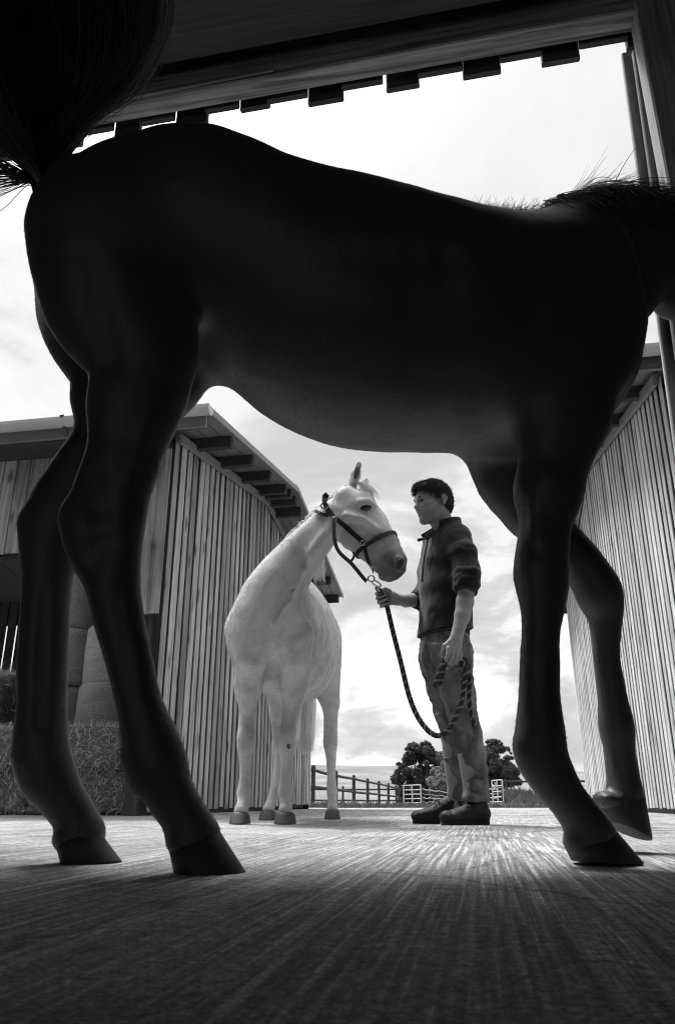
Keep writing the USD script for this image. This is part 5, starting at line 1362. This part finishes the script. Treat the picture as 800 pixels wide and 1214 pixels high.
b3 = spline([lh(-.01, -.03, -.060), lh(-.036, -.034, -.068), P(552, 786, 3.77), P(549, 806, 3.78), P(551, 814, 3.785), P(555, 800, 3.79), P(553, 784, 3.79), lh(-.03, -.034, -.06)], 50)
twist(b3, 0.0120, 24)
Sx = []
for i in range(40):
    a = P(562.5, 861, 3.81)
    Sx.append(np.array([a, a + [g_.normal(.002, .006), g_.normal(0, .006), -.022], a + [g_.normal(.004, .012), g_.normal(0, .01), -.038]]) - rl)
curves('frayed_end', Sx, [np.array([.003, .0022, .001])] * 40, M['rope_light'], rope)
cl = obj('snap_clip', local(torus(P(446, 692, 3.785), 0.022, 0.0042, VIEW + np.array([.5, 0, 0]), sq=(1.25, .55)), rl), M['metal'], rope, smooth=True)
obj('swivel', local(tube([P(447.5, 697, 3.79), P(449, 700.5, 3.82)], .007, 8), rl), M['metal'], cl, smooth=True)

# ---------------------------------------------------------------- hay in the left barn
def rough_box(l, w, h, seed, amp=0.022, step=0.05, rnd=0.025):
    f = Field([-l / 2 - .08, -w / 2 - .08, -.08], [l / 2 + .08, w / 2 + .08, h + .08], step * 0.55)
    sl, g = f.sub(f.lo, f.lo + f.h * f.n)
    q = [np.maximum(np.abs(g[0]) - (l / 2 - rnd), 0), np.maximum(np.abs(g[1]) - (w / 2 - rnd), 0), np.maximum(np.abs(g[2] - h / 2) - (h / 2 - rnd), 0)]
    f.f = (np.sqrt(q[0] ** 2 + q[1] ** 2 + q[2] ** 2) - rnd).astype(np.float32)
    f.noise(amp, 11.0, seed, 0.08)
    return f.mesh(1)
def straws(mesh, n, ln, seed, out=0.5):
    g = np.random.default_rng(seed)
    p, fi = trimesh.sample.sample_surface(mesh, n, seed=seed)
    nn = mesh.face_normals[fi]
    S_, W_ = [], []
    for a, b in zip(p, nn):
        d = unit(g.normal(0, 1, 3) * [.7, .7, 1.2] + [.25, 0, -.5] + b * out - b * (g.normal(0, 1) * 0.2))
        l = ln * g.uniform(.4, 1.2)
        S_.append(np.array([a - b * .004, a + d * l * .5 + b * .005, a + d * l + b * .004]))
        W_.append(np.array([.0046, .0042, .003]))
    return S_, W_
def small_bale(label, seed, loc, rot):
    t = thing('hay_bale', label, 'hay bale', loc, rot, 'small hay bales stacked inside the left barn')
    m = rough_box(0.92, 0.46, 0.345, seed)
    obj('packed_hay', m, M['hay'], t, smooth=True)
    for y in (-0.115, 0.115):
        pts = [(-.47, y, .02), (-.47, y, .33), (-.4, y, .352), (.4, y, .352), (.47, y, .33), (.47, y, .02)]
        obj('twine', tube(np.array(pts), .004, 5), M['rope_light'], t)
    S_, W_ = straws(m, 3200, 0.065, seed, 0.18)
    curves('straw', S_, W_, M['straw'], t, kind='stuff')
    return t
YD = 180 - math.degrees(YA)
def lb(u, v, z):
    p = left(u, v, z)
    return np.array([p[0], p[1], z + float(gz(p[1]))])
b0 = small_bale('hay bale on the ground nearest the corner post, with its dark end showing', 3, lb(0.50, 0.66, 0.0), YD)
b1_ = small_bale('hay bale on top of the row nearest the corner post, loose straw on its face', 4, lb(0.47, 0.80, 0.348), YD)
dup(b0, lb(0.49, 1.62, 0.0), YD + 181.5, 'hay bale on the ground, second from the corner post', 'small hay bales stacked inside the left barn')
dup(b1_, lb(0.47, 1.76, 0.348), YD + 179, 'hay bale on top, second from the corner post', 'small hay bales stacked inside the left barn')
dup(b1_, lb(0.50, 2.58, 0.0), YD + 1.5, 'hay bale on the ground at the left edge of the view', 'small hay bales stacked inside the left barn')
dup(b0, lb(0.46, 2.72, 0.348), YD - 1, 'hay bale on top at the left edge of the view', 'small hay bales stacked inside the left barn')
big = thing('straw_stack', 'rough dark stack of loose straw behind the small bales at the far left', 'straw stack', lb(1.9, 2.95, 0))
sm = rough_box(1.3, 1.2, 1.42, 9, 0.06, 0.09, 0.22)
obj('packed_straw', sm, M['hay'], big, smooth=True)
S_, W_ = straws(sm, 2500, 0.12, 10)
curves('straw', S_, W_, M['straw'], big, kind='stuff')

def round_bale(label, loc, rot, seed):
    t = thing('round_bale', label, 'round bale', loc, rot, 'net wrapped round bales stacked deep in the left barn')
    n, k = 48, 26
    a = np.arange(n) * 2 * math.pi / n
    rings = []
    zz = np.concatenate([[0.0, 0.012, 0.04], np.linspace(0.07, 0.67, k - 6), [0.70, 0.728, 0.74]])
    for i, z in enumerate(zz):
        e = min(z, 0.74 - z)
        r = 0.55 - 0.045 * max(0, 1 - e / 0.045) ** 2 + 0.012 * math.sin(z / 0.74 * math.pi)
        rr = r + 0.014 * (meshkit.fbm(np.stack([np.cos(a) * 4, np.sin(a) * 4, 0 * a + z * 9], -1), 3, seed) - .5) + 0.004 * math.sin(z * 90)
        rings.append(np.stack([rr * np.cos(a), rr * np.sin(a), 0 * a + z], -1))
    v = np.vstack(rings + [[[0, 0, 0.0]], [[0, 0, 0.745]]])
    f = []
    for i in range(len(zz) - 1):
        for j in range(n):
            q = (j + 1) % n
            f += [[i * n + j, i * n + q, (i + 1) * n + q], [i * n + j, (i + 1) * n + q, (i + 1) * n + j]]
    m = len(zz)
    f += [[m * n, (j + 1) % n, j] for j in range(n)] + [[m * n + 1, (m - 1) * n + j, (m - 1) * n + (j + 1) % n] for j in range(n)]
    obj('wrapped_hay', trimesh.Trimesh(v, np.array(f), process=False), M['net'], t, smooth=50)
    th = np.linspace(0, 40, 200)
    obj('end_spiral', tube(np.stack([(.03 + .0118 * th) * np.cos(th), (.03 + .0118 * th) * np.sin(th), 0 * th + .745], -1), .008, 4), M['hay'], t)
    return t
def at_px(px, Y):
    p = P(px, 830, Y)
    return p[0]
GA = 'net wrapped round bales stacked deep in the left barn'
ra_ = round_bale('round bale at the foot of the left column of round bales', (at_px(66, 10.4), 10.4, float(gz(10.4))), 0, 5)
for k, w in ((1, 'second from the ground in the left column of round bales'), (2, 'third from the ground in the left column of round bales'), (3, 'at the top of the left column of round bales')):
    dup(ra_, (at_px(66, 10.4) + .02 * (-1) ** k, 10.4 + .015 * k, float(gz(10.4)) + .745 * k), 70 * k, 'round bale ' + w, GA)
for k, w in ((0, 'at the foot of the right column of round bales'), (1, 'in the middle of the right column of round bales'), (2, 'at the top of the right column of round bales')):
    dup(ra_, (at_px(151, 9.5) + .015 * (-1) ** k, 9.5, float(gz(9.5)) - .02 + .69 * k), 40 + 100 * k, 'round bale ' + w, GA)

# ---------------------------------------------------------------- fences, gates, trees and weeds beyond the yard
def ground(x, y):
    return float(terrain_z(np.array(float(x)), np.array(float(y))))
def rail_fence(name, pts, heights, label, h=1.18, r=0.055, mat=None, group=None, posts=True):
    mat = mat or M['fence']
    pts = [np.array([x, y, ground(x, y)]) for x, y in pts]
    t = thing(name, label, 'fence', pts[0], 0, group)
    for p in pts:
        k = g_.uniform(-.03, .03)
        obj('post', local(cat([tube([p + [0, 0, -.2], p + [k * .3, 0, h - .04], p + [k * .3, 0, h], ], [r * 1.15, r * 1.1, r * .7], 8)]), pts[0]), mat, t)
    for hh in heights:
        for a, b in zip(pts[:-1], pts[1:]):
            d = unit(b - a) * .12
            obj('rail', local(tube([a - d + [0, 0, hh + g_.uniform(-.015, .015)], (a + b) / 2 + [0, 0, hh + g_.uniform(-.02, .01)], b + d + [0, 0, hh + g_.uniform(-.015, .015)]], r * .8, 8), pts[0]), mat, t, smooth=50)
    return t
n7 = [(-0.69 + 3.84 * f, 23.0 + 21.0 * f) for f in np.linspace(0, 1, 7)]
rail_fence('rail_fence', n7, (1.04, 0.60), 'dark post and rail fence running away from the end of the left barn')
rail_fence('rail_fence', [(-9 + 3.1 * k, 45.5) for k in range(5)], (1.0, 0.42), 'dark rail fence crossing level behind the nearer fence on the left')
rail_fence('rail_fence', [(7.2, 35.0), (9.4, 34.6), (11.6, 34.2), (13.8, 33.8)], (1.08, 0.5), 'dark rail fence at the weeds in front of the right barn')
def gate(label, x0, y0, x1, y1, h=1.14):
    a, b = np.array([x0, y0, ground(x0, y0)]), np.array([x1, y1, ground(x1, y1)])
    t = thing('field_gate', label, 'gate', a)
    for f in (0.0, 0.5, 1.0):
        p = a + (b - a) * f
        obj('upright', local(tube([p + [0, 0, .08], p + [0, 0, h]], .035, 8), a), M['white_metal'], t, smooth=50)
    for k in range(6):
        z = .12 + (h - .14) * (k / 5) ** 1.12
        obj('bar', local(tube([a + [0, 0, z], b + [0, 0, z]], .026, 8), a), M['white_metal'], t, smooth=50)
    return t
gate('white barred field gate standing open left of the trees', 3.42, 42.5, 4.18, 41.2)
gate('narrow white barred gate seen edge on right of the legs of the person', 7.55, 40.0, 7.75, 38.5, 1.3)
def wire_fence(pts, label, h=0.95):
    pts = [np.array([x, y, ground(x, y)]) for x, y in pts]
    t = thing('wire_fence', label, 'fence', pts[0])
    for p in pts:
        obj('post', local(tube([p, p + [0, 0, h + .05]], .03, 6), pts[0]), M['iron'], t)
    for hh in (.15, .34, .53, .72, h):
        q = []
        for a, b in zip(pts[:-1], pts[1:]):
            q += [a + [0, 0, hh], (a + b) / 2 + [0, 0, hh - .05]]
        q.append(pts[-1] + [0, 0, hh])
        obj('wire', local(tube(q, .022 if hh in (.53, h) else .011, 5), pts[0]), M['gutter'], t)
    return t
wire_fence([(4.25, 41.2), (5.0, 44.5), (6.0, 48.5), (7.3, 53.0), (8.6, 57.5)], 'sagging pale wire fence leading away from the white gate')
wire_fence([(7.7, 38.5), (7.9, 43.0), (8.3, 48.0), (8.6, 57.0)], 'pale wire fence leading away from the narrow white gate')

def leaves(centres, radii, n, size, seed, squash=0.8):
    g = np.random.default_rng(seed)
    w = np.array(radii) ** 2
    pick = g.choice(len(centres), n, p=w / w.sum())
    d = g.normal(0, 1, (n, 3))
    d /= np.linalg.norm(d, axis=1, keepdims=True)
    c = np.array(centres)[pick] + d * (np.array(radii)[pick] * g.uniform(.55, 1.05, n))[:, None] * [1, 1, squash]
    a = g.normal(0, 1, (n, 3)); a /= np.linalg.norm(a, axis=1, keepdims=True)
    b = np.cross(a, g.normal(0, 1, (n, 3))); b /= np.linalg.norm(b, axis=1, keepdims=True)
    s = size * g.uniform(.6, 1.3, n)[:, None]
    v = np.stack([c - a * s, c + b * s * .45, c + a * s, c - b * s * .45], 1).reshape(-1, 3)
    i = np.arange(n)[:, None] * 4
    return trimesh.Trimesh(v, np.vstack([i + [0, 1, 2], i + [0, 2, 3]]), process=False)
def tree(label, px, top, wpx, Y, seed, mat, n=30000, base_px=957):
    g = np.random.default_rng(seed)
    x = P(px, 930, Y)[0]
    z0 = ground(x, Y)
    h = P(px, top, Y)[2] - z0
    wr = wpx * mpp(px, 920, Y) / 2
    o = np.array([x, Y, z0])
    t = thing('tree', label, 'tree', o)
    cs, rs = [], []
    limbs = []
    for k in range(60):
        u = g.uniform(.05, .95)
        prof = math.sin(math.pi * min(1, (u * .86 + .12))) ** .6
        a = g.uniform(0, 2 * math.pi)
        rad = wr * prof * math.sqrt(g.uniform(.05, 1.0))
        cs.append(o + [rad * math.cos(a), rad * math.sin(a), h * u])
        rs.append(wr * g.uniform(.20, .38) * (1.1 - .45 * u))
    # ragged twigs that break the outline
    for k in range(48):
        u = g.uniform(.2, .99)
        a = g.uniform(0, 2 * math.pi)
        rad = wr * math.sin(math.pi * min(1, (u * .86 + .12))) ** .6 * g.uniform(.9, 1.12)
        cs.append(o + [rad * math.cos(a), rad * math.sin(a), h * u])
        rs.append(wr * g.uniform(.06, .13))
    obj('trunk', local(cat([tube([o - [0, 0, .3], o + [.1, 0, h * .3], o + [.05, .1, h * .7]], [.22, .16, .06], 8)] + [tube([o + [0, 0, h * .25], o + (c - o) * .6 + [0, 0, h * .1], c], [.09, .05, .02], 5) for c in cs[:22]]), o), M['bark'], t, smooth=True)
    obj('crown', local(leaves(cs, rs, n, .17 * Y / 80, seed), o), mat, t)
    return t
tree('tall dark leafy tree left of the legs of the person, beyond the white gate', 499, 880, 56, 82, 51, M['leaf'])
tree('lighter low bushy tree directly behind the legs of the person', 536, 890, 52, 70, 52, M['weed'], 22000)
tree('dark leafy tree right of the legs of the person', 590, 877, 50, 84, 53, M['leaf'], 26000)
def weeds(name, label, cat_, x0, x1, y0, y1, hmin, hmax, n, seed, mat):
    g = np.random.default_rng(seed)
    V, Fc = [], []
    for i in range(n):
        y = g.uniform(y0, y1)
        x = (x0 + (x1 - x0) * g.uniform()) * y / y0
        z = ground(x, y)
        h = g.uniform(hmin, hmax) * (0.6 + 0.8 * meshkit.noise(np.array([x * .8, y * .5, 1.0]), seed))
        a = g.uniform(0, 6.28)
        d = np.array([math.cos(a), math.sin(a), 0])
        w = g.uniform(.012, .035)
        lean = g.normal(0, .22 * h, 2)
        p = np.array([x, y, z])
        m = p + [lean[0] * .3, lean[1] * .3, h * .55]
        q = p + [lean[0], lean[1], h]
        k = len(V)
        V += [p - d * w * .6, p + d * w * .6, m + d * w, m - d * w, q]
        Fc += [[k, k + 1, k + 2], [k, k + 2, k + 3], [k + 3, k + 2, k + 4]]
    return obj(name, trimesh.Trimesh(np.array(V), np.array(Fc), process=False), mat, None, label=label, kind='stuff')
weeds('tall_weeds', 'tall grass and weeds along the rail fence by the right barn', 'weeds', 5.3, 9.8, 25.5, 33, .3, .62, 9000, 61, M['weed'])
weeds('verge_grass', 'rough grass under the fences on the left', 'grass', -1.2, 4.6, 17.5, 46, .05, .20, 9000, 62, M['weed'])
weeds('wall_weeds', 'low weeds along the edge of the concrete', 'weeds', -0.6, 4.4, 14.7, 16.4, .03, .16, 2200, 63, M['weed'])

# ---------------------------------------------------------------- litter on the concrete
S_, W_ = [], []
g5 = np.random.default_rng(77)
def litter(px, py, n, sx, sy):
    for i in range(n):
        x_, y_ = px + g5.normal(0, sx), py + g5.normal(0, sy)
        a, t, _ = ray(x_, min(max(y_, 964), 1180))
        Y = -CAM_H / t
        for _k in range(3):
            Y = (float(gz(Y)) - CAM_H) / t
        if Y > 6.2 or Y < .5:
            continue
        c = np.array([a * Y, Y, float(gz(Y)) + .005])
        d = np.array([g5.normal(), g5.normal(), 0])
        d = unit(d) * g5.uniform(.003, .011)
        S_.append(np.array([c - d, c + [0, 0, .0015], c + d]))
        W_.append(np.array([.001, .0013, .0009]) * g5.uniform(.7, 1.5))
litter(90, 971, 110, 60, 2)
litter(280, 974, 40, 14, 2)
litter(420, 975, 30, 90, 3)
litter(672, 1012, 12, 8, 3)
litter(450, 1000, 26, 220, 14)
curves('straw_litter', S_, W_, M['straw'], None, label='bits of straw scattered over the concrete', kind='stuff')
